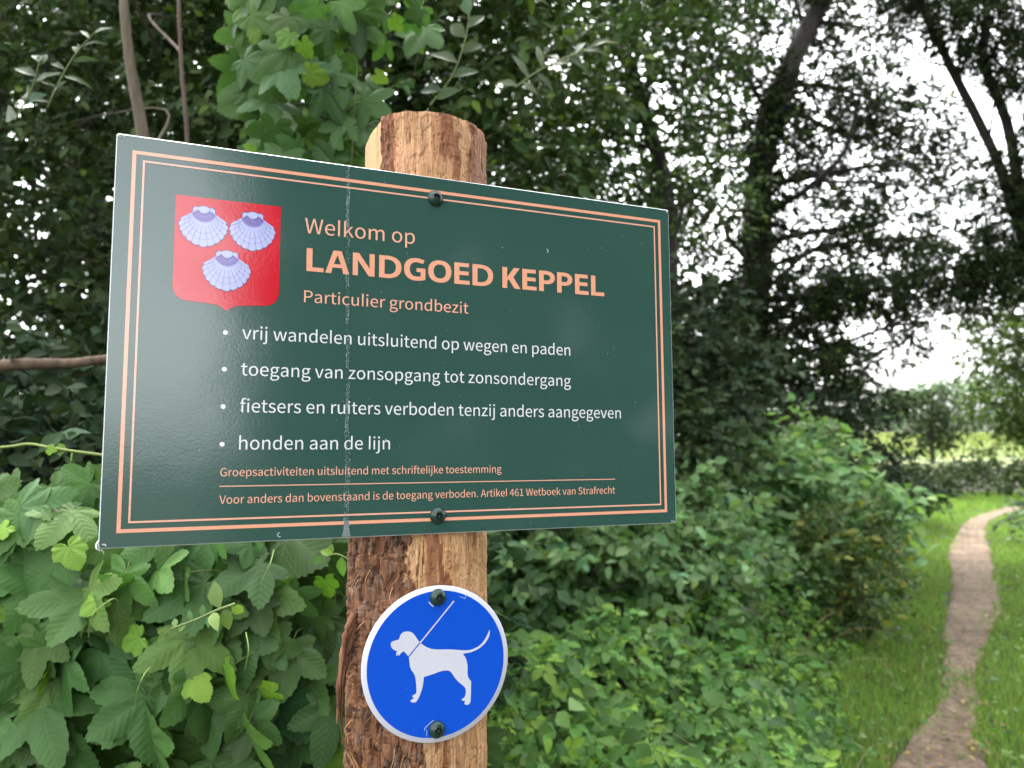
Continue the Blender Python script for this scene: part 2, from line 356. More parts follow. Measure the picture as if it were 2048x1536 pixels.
GL = json.loads('''{".":[97,[[36,-5,49,-5,61,-5,72,5,72,20,72,34,61,44,49,44,36,44,26,34,26,20,26,5]]],"1":[194,[[31,9,31,0,78,0,125,0,172,0,172,9,172,18,172,27,154,27,137,27,120,27,120,103,120,180,120,257,112,257,104,257,96,257,82,249,65,243,42,238,42,232,42,225,42,218,58,218,73,218,88,218,88,154,88,90,88,27,69,27,50,27,31,27,31,18]]],"4":[194,[[119,24,119,0,129,0,139,0,149,0,149,24,149,47,149,71,161,71,172,71,183,71,183,79,183,88,183,96,172,96,161,96,149,96,149,150,149,203,149,257,137,257,126,257,114,257,78,202,43,147,7,92,7,85,7,78,7,71,44,71,82,71,119,71,119,47],[119,123,119,96,93,96,67,96,40,96,60,125,79,155,99,184,106,196,113,209,119,222,120,222,120,222,121,222,120,209,119,188,119,175,119,149]]],"6":[194,[[56,-5,105,-5,145,-5,179,29,179,79,179,133,151,159,108,159,88,159,65,148,50,129,51,208,80,235,116,235,131,235,147,227,157,215,163,222,169,228,175,235,160,250,141,261,114,261,65,261,20,223,20,123,20,38],[54,50,50,103,67,127,87,136,103,136,134,136,149,113,149,79,149,44,130,21,105,21,73,21]]],"A":[213,[[30,86,1,0,12,0,23,0,34,0,42,26,51,52,59,78,90,78,121,78,153,78,161,52,169,26,177,0,189,0,200,0,211,0,182,86,153,171,124,257,112,257,100,257,88,257,59,171],[93,104,67,104,71,117,75,130,79,144,89,173,97,200,105,230,106,230,106,230,106,230,115,201,123,173,132,144,136,130,141,117,145,104,119,104]]],"D":[241,[[35,86,35,0,57,0,79,0,101,0,178,0,220,48,220,129,220,211,178,257,99,257,78,257,57,257,35,257,35,171],[77,27,68,27,68,95,68,162,68,230,77,230,87,230,97,230,157,230,187,194,187,129,187,64,157,27,97,27,87,27]]],"E":[206,[[35,86,35,0,86,0,136,0,187,0,187,9,187,18,187,28,147,28,107,28,68,28,68,59,68,90,68,121,100,121,132,121,165,121,165,130,165,140,165,149,132,149,100,149,68,149,68,176,68,202,68,229,106,229,145,229,183,229,183,238,183,248,183,257,134,257,85,257,35,257,35,171]]],"G":[241,[[69,-5,136,-5,171,-5,199,8,215,25,215,61,215,97,215,133,187,133,159,133,131,133,131,124,131,115,131,106,149,106,167,106,186,106,186,84,186,61,186,39,175,29,158,24,139,24,84,24,54,64,54,129,54,193,87,233,139,233,165,233,181,222,194,209,200,216,206,223,212,230,197,245,174,261,138,261,70,261,20,211,20,128,20,45]]],"K":[226,[[35,86,35,0,46,0,57,0,68,0,68,27,68,54,68,81,82,99,97,116,112,134,137,89,163,45,189,0,201,0,213,0,225,0,194,53,163,106,132,159,159,192,186,224,213,257,200,257,188,257,176,257,140,214,104,171,68,128,68,128,68,128,68,128,68,171,68,214,68,257,57,257,46,257,35,257,35,171]]],"L":[190,[[35,86,35,0,84,0,132,0,180,0,180,9,180,18,180,28,143,28,105,28,68,28,68,104,68,180,68,257,57,257,46,257,35,257,35,171]]],"N":[253,[[35,86,35,0,46,0,56,0,66,0,66,45,66,90,66,135,66,162,63,189,62,215,62,215,63,215,63,215,73,197,82,180,91,162,122,108,153,54,185,0,196,0,207,0,218,0,218,86,218,171,218,257,208,257,197,257,187,257,187,212,187,168,187,123,187,97,189,68,192,42,191,42,190,42,190,42,181,60,171,77,162,95,131,149,100,203,68,257,57,257,46,257,35,257,35,171]]],"O":[260,[[65,-5,130,-5,194,-5,239,47,239,129,239,211,194,261,130,261,65,261,20,211,20,129,20,47],[176,24,130,24,84,24,54,65,54,129,54,193,84,233,130,233,176,233,206,193,206,129,206,65]]],"P":[222,[[35,86,35,0,46,0,57,0,68,0,68,34,68,68,68,102,82,102,96,102,110,102,166,102,204,127,204,181,204,237,166,257,109,257,84,257,60,257,35,257,35,171],[80,129,68,129,68,162,68,196,68,230,80,230,92,230,104,230,150,230,172,219,172,181,172,145,151,129,106,129,93,129]]],"S":[209,[[70,-5,106,-5,160,-5,194,28,194,68,194,106,171,124,141,137,129,142,116,147,104,153,84,161,62,171,62,196,62,218,81,233,110,233,133,233,152,224,168,209,174,216,179,223,185,230,167,248,140,261,110,261,63,261,29,233,29,193,29,156,57,138,81,127,93,122,105,117,118,111,142,100,161,92,161,65,161,41,141,24,107,24,80,24,54,36,36,56,30,48,23,41,17,33,39,10]]],"V":[201,[[55,86,82,0,95,0,107,0,120,0,147,86,174,171,201,257,190,257,179,257,168,257,155,210,141,164,127,118,118,88,112,63,102,33,102,33,101,33,101,33,91,63,85,88,76,118,62,164,48,210,34,257,23,257,12,257,0,257,28,171]]],"W":[307,[[45,86,63,0,76,0,89,0,102,0,115,52,127,103,140,155,144,175,149,194,153,213,153,213,154,213,154,213,159,194,162,175,167,155,180,103,193,52,206,0,219,0,232,0,245,0,263,86,280,171,298,257,288,257,277,257,267,257,258,210,249,164,239,117,235,89,230,62,225,34,225,34,224,34,223,34,217,62,211,90,205,117,193,164,181,210,169,257,160,257,150,257,140,257,128,210,116,164,104,117,98,89,92,62,86,34,86,34,85,34,85,34,79,62,75,89,69,117,60,164,51,210,42,257,31,257,20,257,9,257,27,171]]],"a":[197,[[44,-5,76,-5,99,-5,121,8,139,23,139,23,140,23,140,23,141,15,142,8,143,0,152,0,160,0,169,0,169,39,169,78,169,117,169,164,150,195,103,195,72,195,46,181,29,170,33,163,37,155,41,148,56,158,76,168,98,168,129,168,137,145,137,120,56,111,21,91,21,49,21,15],[103,21,85,21,66,21,51,30,51,51,51,76,73,92,137,99,137,81,137,64,137,46,119,30]]],"b":[216,[[98,-5,116,-5,159,-5,199,33,199,98,199,157,172,195,123,195,102,195,81,183,63,168,63,180,64,191,64,202,64,228,64,253,64,279,54,279,43,279,32,279,32,186,32,93,32,0,41,0,49,0,58,0,59,7,60,13,61,20,61,20,62,20,62,20,78,5],[142,22,111,22,98,22,81,27,64,42,64,75,64,109,64,142,82,159,99,168,115,168,151,168,165,140,165,98,165,51]]],"c":[179,[[57,-5,107,-5,130,-5,152,5,169,19,164,26,159,34,155,41,143,30,127,22,110,22,75,22,51,51,51,95,51,139,76,168,111,168,126,168,138,161,149,152,154,159,160,166,165,173,152,185,134,195,110,195,61,195,18,158,18,95,18,32]]],"d":[217,[[49,-5,97,-5,120,-5,140,8,155,22,155,22,155,22,156,22,157,15,158,7,159,0,167,0,176,0,185,0,185,93,185,186,185,279,174,279,163,279,153,279,153,254,153,230,153,206,153,195,154,184,154,173,138,187,123,195,101,195,57,195,19,157,19,95,19,32],[121,22,104,22,71,22,51,49,51,95,51,139,76,168,106,168,122,168,137,162,153,148,153,115,153,82,153,48,137,31]]],"e":[194,[[58,-5,109,-5,135,-5,155,4,172,15,168,22,164,29,160,36,146,27,131,21,113,21,77,21,52,47,50,88,92,88,135,88,178,88,179,92,179,99,179,106,179,160,152,195,103,195,60,195,18,157,18,95,18,32],[83,110,49,110,53,148,77,169,104,169,134,169,151,149,151,110,117,110]]],"f":[114,[[12,172,12,164,20,164,29,164,37,164,37,109,37,55,37,0,48,0,59,0,69,0,69,55,69,109,69,164,83,164,96,164,110,164,110,173,110,181,110,190,96,190,83,190,69,190,69,200,69,210,69,220,69,245,78,258,96,258,103,258,111,256,118,252,120,261,122,269,125,277,116,281,105,283,93,283,55,283,37,259,37,221,37,210,37,200,37,190,29,190,20,189,12,188,12,180]]],"g":[197,[[50,-88,96,-88,155,-88,193,-57,193,-22,193,10,170,23,126,23,114,23,101,23,89,23,63,23,56,32,56,44,56,55,61,61,68,67,76,63,87,60,96,60,135,60,166,86,166,126,166,143,159,157,150,166,163,166,176,166,189,166,189,174,189,182,189,190,167,190,145,190,123,190,116,193,107,195,96,195,58,195,25,169,25,127,25,104,37,86,50,76,50,76,50,75,50,75,40,68,29,55,29,39,29,24,36,14,46,8,46,7,46,7,46,6,28,-5,18,-20,18,-37,18,-69],[118,82,96,82,74,82,56,99,56,127,56,155,74,172,96,172,119,172,137,155,137,127,137,99],[138,-65,101,-65,66,-65,46,-53,46,-32,46,-21,51,-10,65,0,74,-2,83,-3,90,-3,101,-3,112,-3,123,-3,148,-3,161,-9,161,-27,161,-47]]],"h":[213,[[32,93,32,0,43,0,54,0,64,0,64,46,64,92,64,138,83,157,97,167,116,167,141,167,152,152,152,116,152,77,152,39,152,0,163,0,174,0,184,0,184,40,184,80,184,120,184,169,166,195,126,195,100,195,81,181,63,163,63,176,64,189,64,202,64,228,64,253,64,279,54,279,43,279,32,279,32,186]]],"i":[96,[[32,63,32,0,43,0,54,0,64,0,64,63,64,127,64,190,54,190,43,190,32,190,32,127],[36,229,48,229,61,229,70,238,70,251,70,263,61,271,48,271,36,271,27,263,27,251,27,238]]],"j":[96,[[1,-85,12,-85,50,-85,64,-61,64,-22,64,49,64,120,64,190,54,190,43,190,33,190,33,120,33,49,33,-22,33,-45,28,-59,9,-59,2,-59,-4,-57,-9,-56,-11,-64,-13,-72,-15,-80,-9,-83],[36,229,48,229,61,229,70,238,70,251,70,263,61,271,48,271,36,271,27,263,27,251,27,238]]],"k":[193,[[32,93,32,0,43,0,53,0,64,0,64,17,64,33,64,50,76,64,88,78,99,92,118,61,137,31,155,0,167,0,178,0,190,0,166,38,142,76,118,113,139,139,160,165,181,190,169,190,158,190,146,190,119,157,92,123,65,90,65,90,64,90,64,90,64,153,64,216,64,279,53,279,43,279,32,279,32,186]]],"l":[96,[[32,0,32,0,32,0,64,0,64,0,64,0,64,279,64,279,64,279,32,279,32,279,32,279]]],"m":[324,[[32,63,32,0,43,0,54,0,64,0,64,46,64,92,64,138,82,158,98,167,112,167,136,167,147,152,147,116,147,77,147,39,147,0,158,0,169,0,179,0,179,46,179,92,179,138,197,158,213,167,227,167,251,167,263,152,263,116,263,77,263,39,263,0,273,0,284,0,294,0,294,40,294,80,294,120,294,169,276,195,237,195,214,195,194,180,174,159,166,181,151,195,121,195,99,195,79,181,62,162,62,162,62,162,62,162,61,172,60,181,58,190,50,190,41,190,32,190,32,127]]],"n":[214,[[32,63,32,0,43,0,54,0,64,0,64,46,64,92,64,138,83,157,97,167,116,167,141,167,152,152,152,116,152,77,152,39,152,0,163,0,174,0,184,0,184,40,184,80,184,120,184,169,166,195,126,195,100,195,80,181,62,162,62,162,62,162,62,162,61,172,60,181,58,190,50,190,41,190,32,190,32,127]]],"o":[212,[[60,-5,106,-5,153,-5,194,32,194,95,194,158,153,195,106,195,60,195,18,158,18,95,18,32],[139,22,106,22,73,22,51,51,51,95,51,139,73,168,106,168,139,168,161,139,161,95,161,51]]],"p":[217,[[32,10,32,-80,43,-80,54,-80,64,-80,64,-59,64,-37,64,-16,64,-5,64,6,63,18,81,3,99,-5,116,-5,159,-5,199,33,199,98,199,157,172,195,123,195,101,195,79,182,62,168,62,168,62,168,62,168,61,175,60,183,58,190,50,190,41,190,32,190,32,100],[142,22,111,22,98,22,81,27,64,42,64,75,64,109,64,142,83,159,99,168,115,168,151,168,165,140,165,98,165,51]]],"r":[136,[[32,63,32,0,43,0,54,0,64,0,64,41,64,81,64,122,77,154,96,166,112,166,120,166,124,165,131,163,133,172,135,182,137,191,131,194,125,195,116,195,95,195,76,180,62,155,62,155,62,155,62,155,61,167,60,179,58,190,50,190,41,190,32,190,32,127]]],"s":[164,[[55,-5,82,-5,127,-5,151,21,151,52,151,88,121,99,93,110,72,118,52,125,52,143,52,158,63,170,88,170,104,170,118,163,131,153,136,160,141,167,146,173,132,185,111,195,87,195,46,195,22,171,22,141,22,109,50,96,77,86,98,78,120,69,120,50,120,34,108,20,83,20,60,20,43,29,27,43,21,36,16,29,11,22,29,7]]],"t":[132,[[51,-5,92,-5,104,-5,116,-1,127,2,125,11,123,19,121,27,114,24,106,21,99,21,77,21,70,35,70,58,70,93,70,129,70,164,87,164,104,164,121,164,121,173,121,181,121,190,104,190,87,190,70,190,70,208,70,226,70,244,61,244,52,244,43,244,42,226,41,208,40,190,30,190,19,189,9,188,9,180,9,172,9,164,19,164,28,164,38,164,38,129,38,94,38,59,38,21]]],"u":[213,[[48,-5,88,-5,114,-5,133,9,151,30,151,30,151,30,152,30,152,20,153,10,154,0,163,0,172,0,181,0,181,63,181,127,181,190,170,190,159,190,149,190,149,145,149,100,149,55,131,33,117,23,97,23,72,23,62,38,62,74,62,112,62,151,62,190,51,190,40,190,29,190,29,150,29,110,29,70,29,21]]],"v":[182,[[50,63,73,0,86,0,98,0,111,0,133,63,155,127,178,190,167,190,157,190,146,190,134,154,122,118,110,82,105,63,98,44,93,26,92,26,92,26,91,26,85,44,79,63,74,82,62,118,50,154,38,190,27,190,16,190,5,190,27,127]]],"w":[281,[[45,63,62,0,75,0,87,0,99,0,108,34,117,68,126,102,131,120,135,138,139,157,140,157,141,157,141,157,146,138,149,120,154,103,163,68,172,34,181,0,194,0,207,0,220,0,237,63,255,127,272,190,261,190,251,190,241,190,232,153,222,117,213,80,209,62,206,45,202,27,201,27,201,27,200,27,195,45,191,62,187,80,177,117,167,153,157,190,146,190,136,190,126,190,116,153,106,117,96,80,91,62,87,45,83,27,83,27,82,27,82,27,78,45,74,62,70,80,61,117,51,153,42,190,31,190,20,190,9,190,27,127]]],"z":[166,[[12,6,12,0,60,0,108,0,156,0,156,9,156,17,156,26,122,26,87,26,53,26,86,75,120,124,153,173,153,179,153,184,153,190,110,190,66,190,23,190,23,181,23,173,23,164,53,164,83,164,112,164,79,115,46,66,12,17,12,11]]],"\\ufb01":[210,[[146,63,146,0,157,0,167,0,178,0,178,63,178,127,178,190,167,190,157,190,146,190,146,127],[150,229,162,229,175,229,184,238,184,251,184,263,175,271,162,271,150,271,141,263,141,251,141,238],[12,172,12,164,20,164,29,164,37,164,37,109,37,55,37,0,48,0,59,0,69,0,69,55,69,109,69,164,83,164,96,164,110,164,110,173,110,181,110,190,96,190,83,190,69,190,69,200,69,210,69,220,69,245,78,258,96,258,103,258,111,256,118,252,120,261,122,269,125,277,116,281,105,283,93,283,55,283,37,259,37,221,37,210,37,200,37,190,29,190,20,189,12,188,12,180]]]," ":[78,[]]}''')

def ear(poly):
    """triangulate a simple polygon (list of (x,y)) through Blender's own filler"""
    from mathutils.geometry import tessellate_polygon
    return tessellate_polygon([[Vector((x, y, 0)) for x, y in p] for p in poly])

def flat_poly(A, loops, z, col=None):
    """add filled polygon with holes to accumulator at height z (metres, loops in mm)"""
    tris = ear(loops)
    pts = [p for l in loops for p in l]
    V = np.array([(x * MM, y * MM, z) for x, y in pts])
    T = []
    for a, b, c in tris:
        (x0, y0), (x1, y1), (x2, y2) = pts[a], pts[b], pts[c]
        if (x1 - x0) * (y2 - y0) - (x2 - x0) * (y1 - y0) < 0: b, c = c, b
        T.append((a, b, c))
    if T: A.add(V, np.array(T), None, col)

def bez_loop(flat, n=5):
    """flat: [hlx,hly,x,y,hrx,hry]*k -> polyline"""
    k = len(flat) // 6
    pts = []
    for i in range(k):
        a = flat[6 * i:6 * i + 6]; b = flat[6 * ((i + 1) % k):6 * ((i + 1) % k) + 6]
        p0, p1, p2, p3 = a[2:4], a[4:6], b[0:2], b[2:4]
        straight = p0 == p1 and p2 == p3
        for j in range(1 if straight else n):
            t = j / n
            q = [(1 - t) ** 3 * p0[d] + 3 * t * (1 - t) ** 2 * p1[d] + 3 * t * t * (1 - t) * p2[d] + t ** 3 * p3[d] for d in (0, 1)]
            if not pts or abs(q[0] - pts[-1][0]) + abs(q[1] - pts[-1][1]) > 0.3: pts.append(q)
    return pts

def area(p):
    return 0.5 * sum(p[i - 1][0] * p[i][1] - p[i][0] * p[i - 1][1] for i in range(len(p)))

def inside(pt, poly):
    x, y = pt; c = False
    for i in range(len(poly)):
        x0, y0 = poly[i - 1]; x1, y1 = poly[i]
        if (y0 > y) != (y1 > y) and x < (x1 - x0) * (y - y0) / (y1 - y0) + x0: c = not c
    return c

def fill_shapes(A, loops, z):
    """group loops into outlines with their holes and fill them"""
    loops = [l for l in loops if len(l) > 2]
    depth = [sum(inside(l[0], m) for m in loops if m is not l) for l in loops]
    for i, l in enumerate(loops):
        if depth[i] % 2 == 0:
            holes = [m for j, m in enumerate(loops) if depth[j] == depth[i] + 1 and inside(m[0], l)]
            flat_poly(A, [l] + holes, z)

def text_line(name, parent, body, x0, x1, base, cap, z=0.0004, mat=None, weight=0.0):
    adv = 0; shapes = []
    for ch in body:
        a, sp = GL[ch]
        for s in sp:
            shapes.append([(x + adv, y) for x, y in bez_loop(s)])
        adv += a
    xs = [p[0] for s in shapes for p in s]
    lo, hi = min(xs), max(xs)
    sx = (x1 - x0) / (hi - lo); sy = cap / 256.6
    A = Acc()
    fill_shapes(A, [[(x0 + (x - lo) * sx, base + y * sy) for x, y in s] for s in shapes], z)
    return A.build(name, mat, parent, smooth=False, world_coords=False)

def rect(A, x0, y0, x1, y1, z):
    A.add([(x0 * MM, y0 * MM, z), (x1 * MM, y0 * MM, z), (x1 * MM, y1 * MM, z), (x0 * MM, y1 * MM, z)], None, [(0, 1, 2, 3)])

sign = sign_frame("welcome_sign")
tag(sign, "dark green estate welcome board with peach double border, screwed to the log post", "sign")

# panel: 3 mm sheet with small chamfered bare edge
def panel_mesh():
    W, H, r, ch, th = 637.7, 400.0, 2.0, 0.75, 3.0
    ring = []
    for cx, cy0, a0 in ((W - r, r, -90), (W - r, H - r, 0), (r, H - r, 90), (r, r, 180)):
        for k in range(5):
            a = math.radians(a0 + 90 * k / 4)
            ring.append((cx + r * math.cos(a), cy0 + r * math.sin(a)))
    ring = np.array(ring); n = len(ring)
    c = np.array((W / 2, H / 2))
    def inset(d): return c + (ring - c) * (1 - d / np.array((W / 2, H / 2)))
    V, Q = [], []
    for d, z in ((ch, 0), (0, -ch), (0, -th)):
        V += [(x * MM, y * MM, z * MM) for x, y in inset(d)]
    for k in range(2):
        for i in range(n):
            Q.append((k * n + i, (k + 1) * n + i, (k + 1) * n + (i + 1) % n, k * n + (i + 1) % n))
    me = bpy.data.meshes.new("panel")
    faces = [tuple(range(n)), tuple(range(3 * n - 1, 2 * n - 1, -1))] + [q[::-1] for q in Q]
    me.from_pydata(V, [], faces)
    me.materials.append(GREEN); me.materials.append(EDGE)
    for p in me.polygons: p.material_index = 0 if p.index < 2 else 1
    return me
po = bpy.data.objects.new("panel", panel_mesh()); COL.objects.link(po); po.parent = sign

def frame(name, x0, y0, x1, y1, w, mat):
    A = Acc(); z = 0.0003
    rect(A, x0, y0, x1, y0 + w, z); rect(A, x0, y1 - w, x1, y1, z)
    rect(A, x0, y0 + w, x0 + w, y1 - w, z); rect(A, x1 - w, y0 + w, x1, y1 - w, z)
    return A.build(name, mat, sign, smooth=False, world_coords=False)
frame("border_line", 14.6, 13.8, 624.2, 384.8, 3.5, PEACH)
frame("border_line", 24.2, 22.7, 615.8, 375.9, 1.75, PEACH2)

text_line("welcome_text", sign, "Welkom op", 180.5, 300.2, 319.9, 16.2, mat=PEACH2)
text_line("subtitle_text", sign, "Particulier grondbezit", 181.2, 363.5, 245.6, 12.6, mat=PEACH2)
for body, x1, y in (("vrij wandelen uitsluitend op wegen en paden", 492.6, 203.4),
                    ("toegang van zonsopgang tot zonsondergang", 492.9, 166.4),
                    ("\ufb01etsers en ruiters verboden tenzij anders aangegeven", 560.7, 129.2),
                    ("honden aan de lijn", 274.2, 91.8)):
    text_line("rule_text", sign, body, 121.0, x1, y, 13.0, mat=WHITE)
text_line("footnote_text", sign, "Groepsactiviteiten uitsluitend met schriftelijke toestemming", 104.2, 403.2, 65.4, 8.0, mat=PEACH2)
text_line("footnote_text", sign, "Voor anders dan bovenstaand is de toegang verboden. Artikel 461 Wetboek van Strafrecht", 104.0, 550.6, 38.5, 8.1, mat=PEACH2)
A = Acc(); rect(A, 103.7, 55.1, 551.0, 56.1, 0.0004)
A.build("rule_line", PEACH2, sign, smooth=False, world_coords=False)
for y in (209.0, 171.8, 134.4, 97.0):
    A = Acc()
    flat_poly(A, [[(105.0 + 2.35 * math.cos(a), y + 2.35 * math.sin(a)) for a in np.linspace(0, 2 * math.pi, 20, endpoint=False)]], 0.0004)
    A.build("bullet", WHITE, sign, smooth=False, world_coords=False)

# heading in drawn bold capitals
def arc(cx, cyy, rx, ry, a0, a1, n=18, p=2.25):
    r = []
    for a in np.linspace(math.radians(a0), math.radians(a1), n):
        c, s = math.cos(a), math.sin(a)
        r.append((cx + rx * math.copysign(abs(c) ** (2 / p), c), cyy + ry * math.copysign(abs(s) ** (2 / p), s)))
    return r
HC, ST, BR = 24.8, 6.1, 4.5
def cap_letter(ch, x0, x1):
    w = x1 - x0
    if ch == 'L': L = [[(0, 0), (w, 0), (w, BR), (ST, BR), (ST, HC), (0, HC)]]
    elif ch == 'E':
        m = HC * 0.52
        L = [[(0, 0), (w, 0), (w, BR), (ST, BR), (ST, m - BR / 2), (w * .93, m - BR / 2), (w * .93, m + BR / 2), (ST, m + BR / 2),
              (ST, HC - BR), (w * .95, HC - BR), (w * .95, HC), (0, HC)]]
    elif ch == 'A':
        a = w * .33; b = w * .67
        L = [[(0, 0), (ST * 1.03, 0), (w * .305, 6.2), (w * .695, 6.2), (w - ST * 1.05, 0), (w, 0), (b, HC), (a, HC)],
             [(w * .355, 10.2), (w * .5, 20.2), (w * .645, 10.2)]]
    elif ch == 'N':
        s = ST * .93
        L = [[(0, 0), (s, 0), (s, 9.5), (s * .95, 17.2), (w - s * 1.12, 0), (w, 0), (w, HC), (w - s, HC), (w - s, 15), (w - s * .93, 8.2), (s * 1.2, HC), (0, HC)]]
    elif ch == 'D':
        L = [[(0, 0), (w * .36, -.1)] + arc(w * .36, HC / 2, w * .64, HC / 2 + .1, -90, 90, 26) + [(0, HC)],
             [(ST, BR - .2), (ST, HC - BR + .2)] + arc(w * .38, HC / 2, w * .62 - ST * 1.03, HC / 2 - BR + .2, 90, -90, 22)]
    elif ch == 'O':
        L = [arc(w / 2, HC / 2, w / 2, HC / 2 + .4, 0, 359, 44), arc(w / 2, HC / 2, w / 2 - ST * 1.06, HC / 2 - BR + .1, 0, 359, 36)]
    elif ch == 'G':
        o = arc(w * .56, HC / 2, w * .56, HC / 2 + .4, 62, 270, 30)
        i = arc(w * .58, HC / 2, w * .58 - ST * 1.08, HC / 2 - BR + .2, 270, 66, 24)
        L = [[(w * .955, HC - 1.0)] + o + [(w * .86, .2), (w, 1.5), (w, 14.0), (w * .58, 14.0), (w * .58, 9.6), (w * .775, 9.6), (w * .775, 4.7)] + i + [(w * .90, HC - 5.4)]]
    elif ch == 'P':
        m = HC * .36
        hgt = HC - m
        L = [[(0, 0), (ST, 0), (ST, m)] + [(w * .42, m)] + arc(w * .42, m + hgt / 2, w * .58, hgt / 2 + .1, -90, 90, 22) + [(0, HC)],
             [(ST, m + BR), (ST, HC - BR + .1)] + arc(w * .42, m + BR / 2 + (HC - m) / 2 - BR / 2, w * .58 - ST, hgt / 2 - BR + .2, 90, -90, 18)]
    elif ch == 'K':
        L = [[(0, 0), (ST, 0), (ST, 8.2), (w * .34, 11.0), (w * .665, 0), (w, 0), (w * .60, 13.6), (w * .965, HC), (w * .635, HC), (w * .36, 16.2), (ST, 12.6), (ST, HC), (0, HC)]]
    return [[(x0 + x, 279.0 + y) for x, y in l] for l in L]
A = Acc()
for ch, x0, x1 in (('L', 182.9, 200.7), ('A', 202.4, 227.9), ('N', 231.5, 255.3), ('D', 260.2, 285.2), ('G', 288.1, 312.6), ('O', 315.7, 343.0),
                   ('E', 346.5, 365.0), ('D', 368.4, 393.8), ('K', 405.3, 428.3), ('E', 430.6, 449.0), ('P', 452.3, 473.1), ('P', 476.0, 496.6),
                   ('E', 500.1, 518.5), ('L', 522.1, 540.4)):
    flat_poly(A, cap_letter(ch, x0, x1), 0.0004)
A.build("heading_text", PEACH, sign, smooth=False, world_coords=False)

# crest: red shield with three scallop shells
crest = sign_frame("crest"); crest.parent = sign; crest.matrix_world = SIGN_M
A = Acc()
S = [(54.8, 345.2), (54.8, 253.0)] + [(54.8 + 13 - 13 * math.cos(a), 254 - 15 * math.sin(a)) for a in np.linspace(0.1, 1.45, 9)]
S += [(75, 238.5), (88, 237.6), (96, 236.6), (101, 234.3), (105.0, 231.0), (109.5, 234.3), (114, 236.6), (123, 237.6), (136, 238.6)]
S += [(155.7 - 13 + 13 * math.cos(a), 254 - 15 * math.sin(a)) for a in np.linspace(1.45, 0.1, 9)] + [(155.7, 253), (155.7, 345.0)]
flat_poly(A, [S], 0.0003)
A.build("shield", RED, crest, smooth=False, world_coords=False)

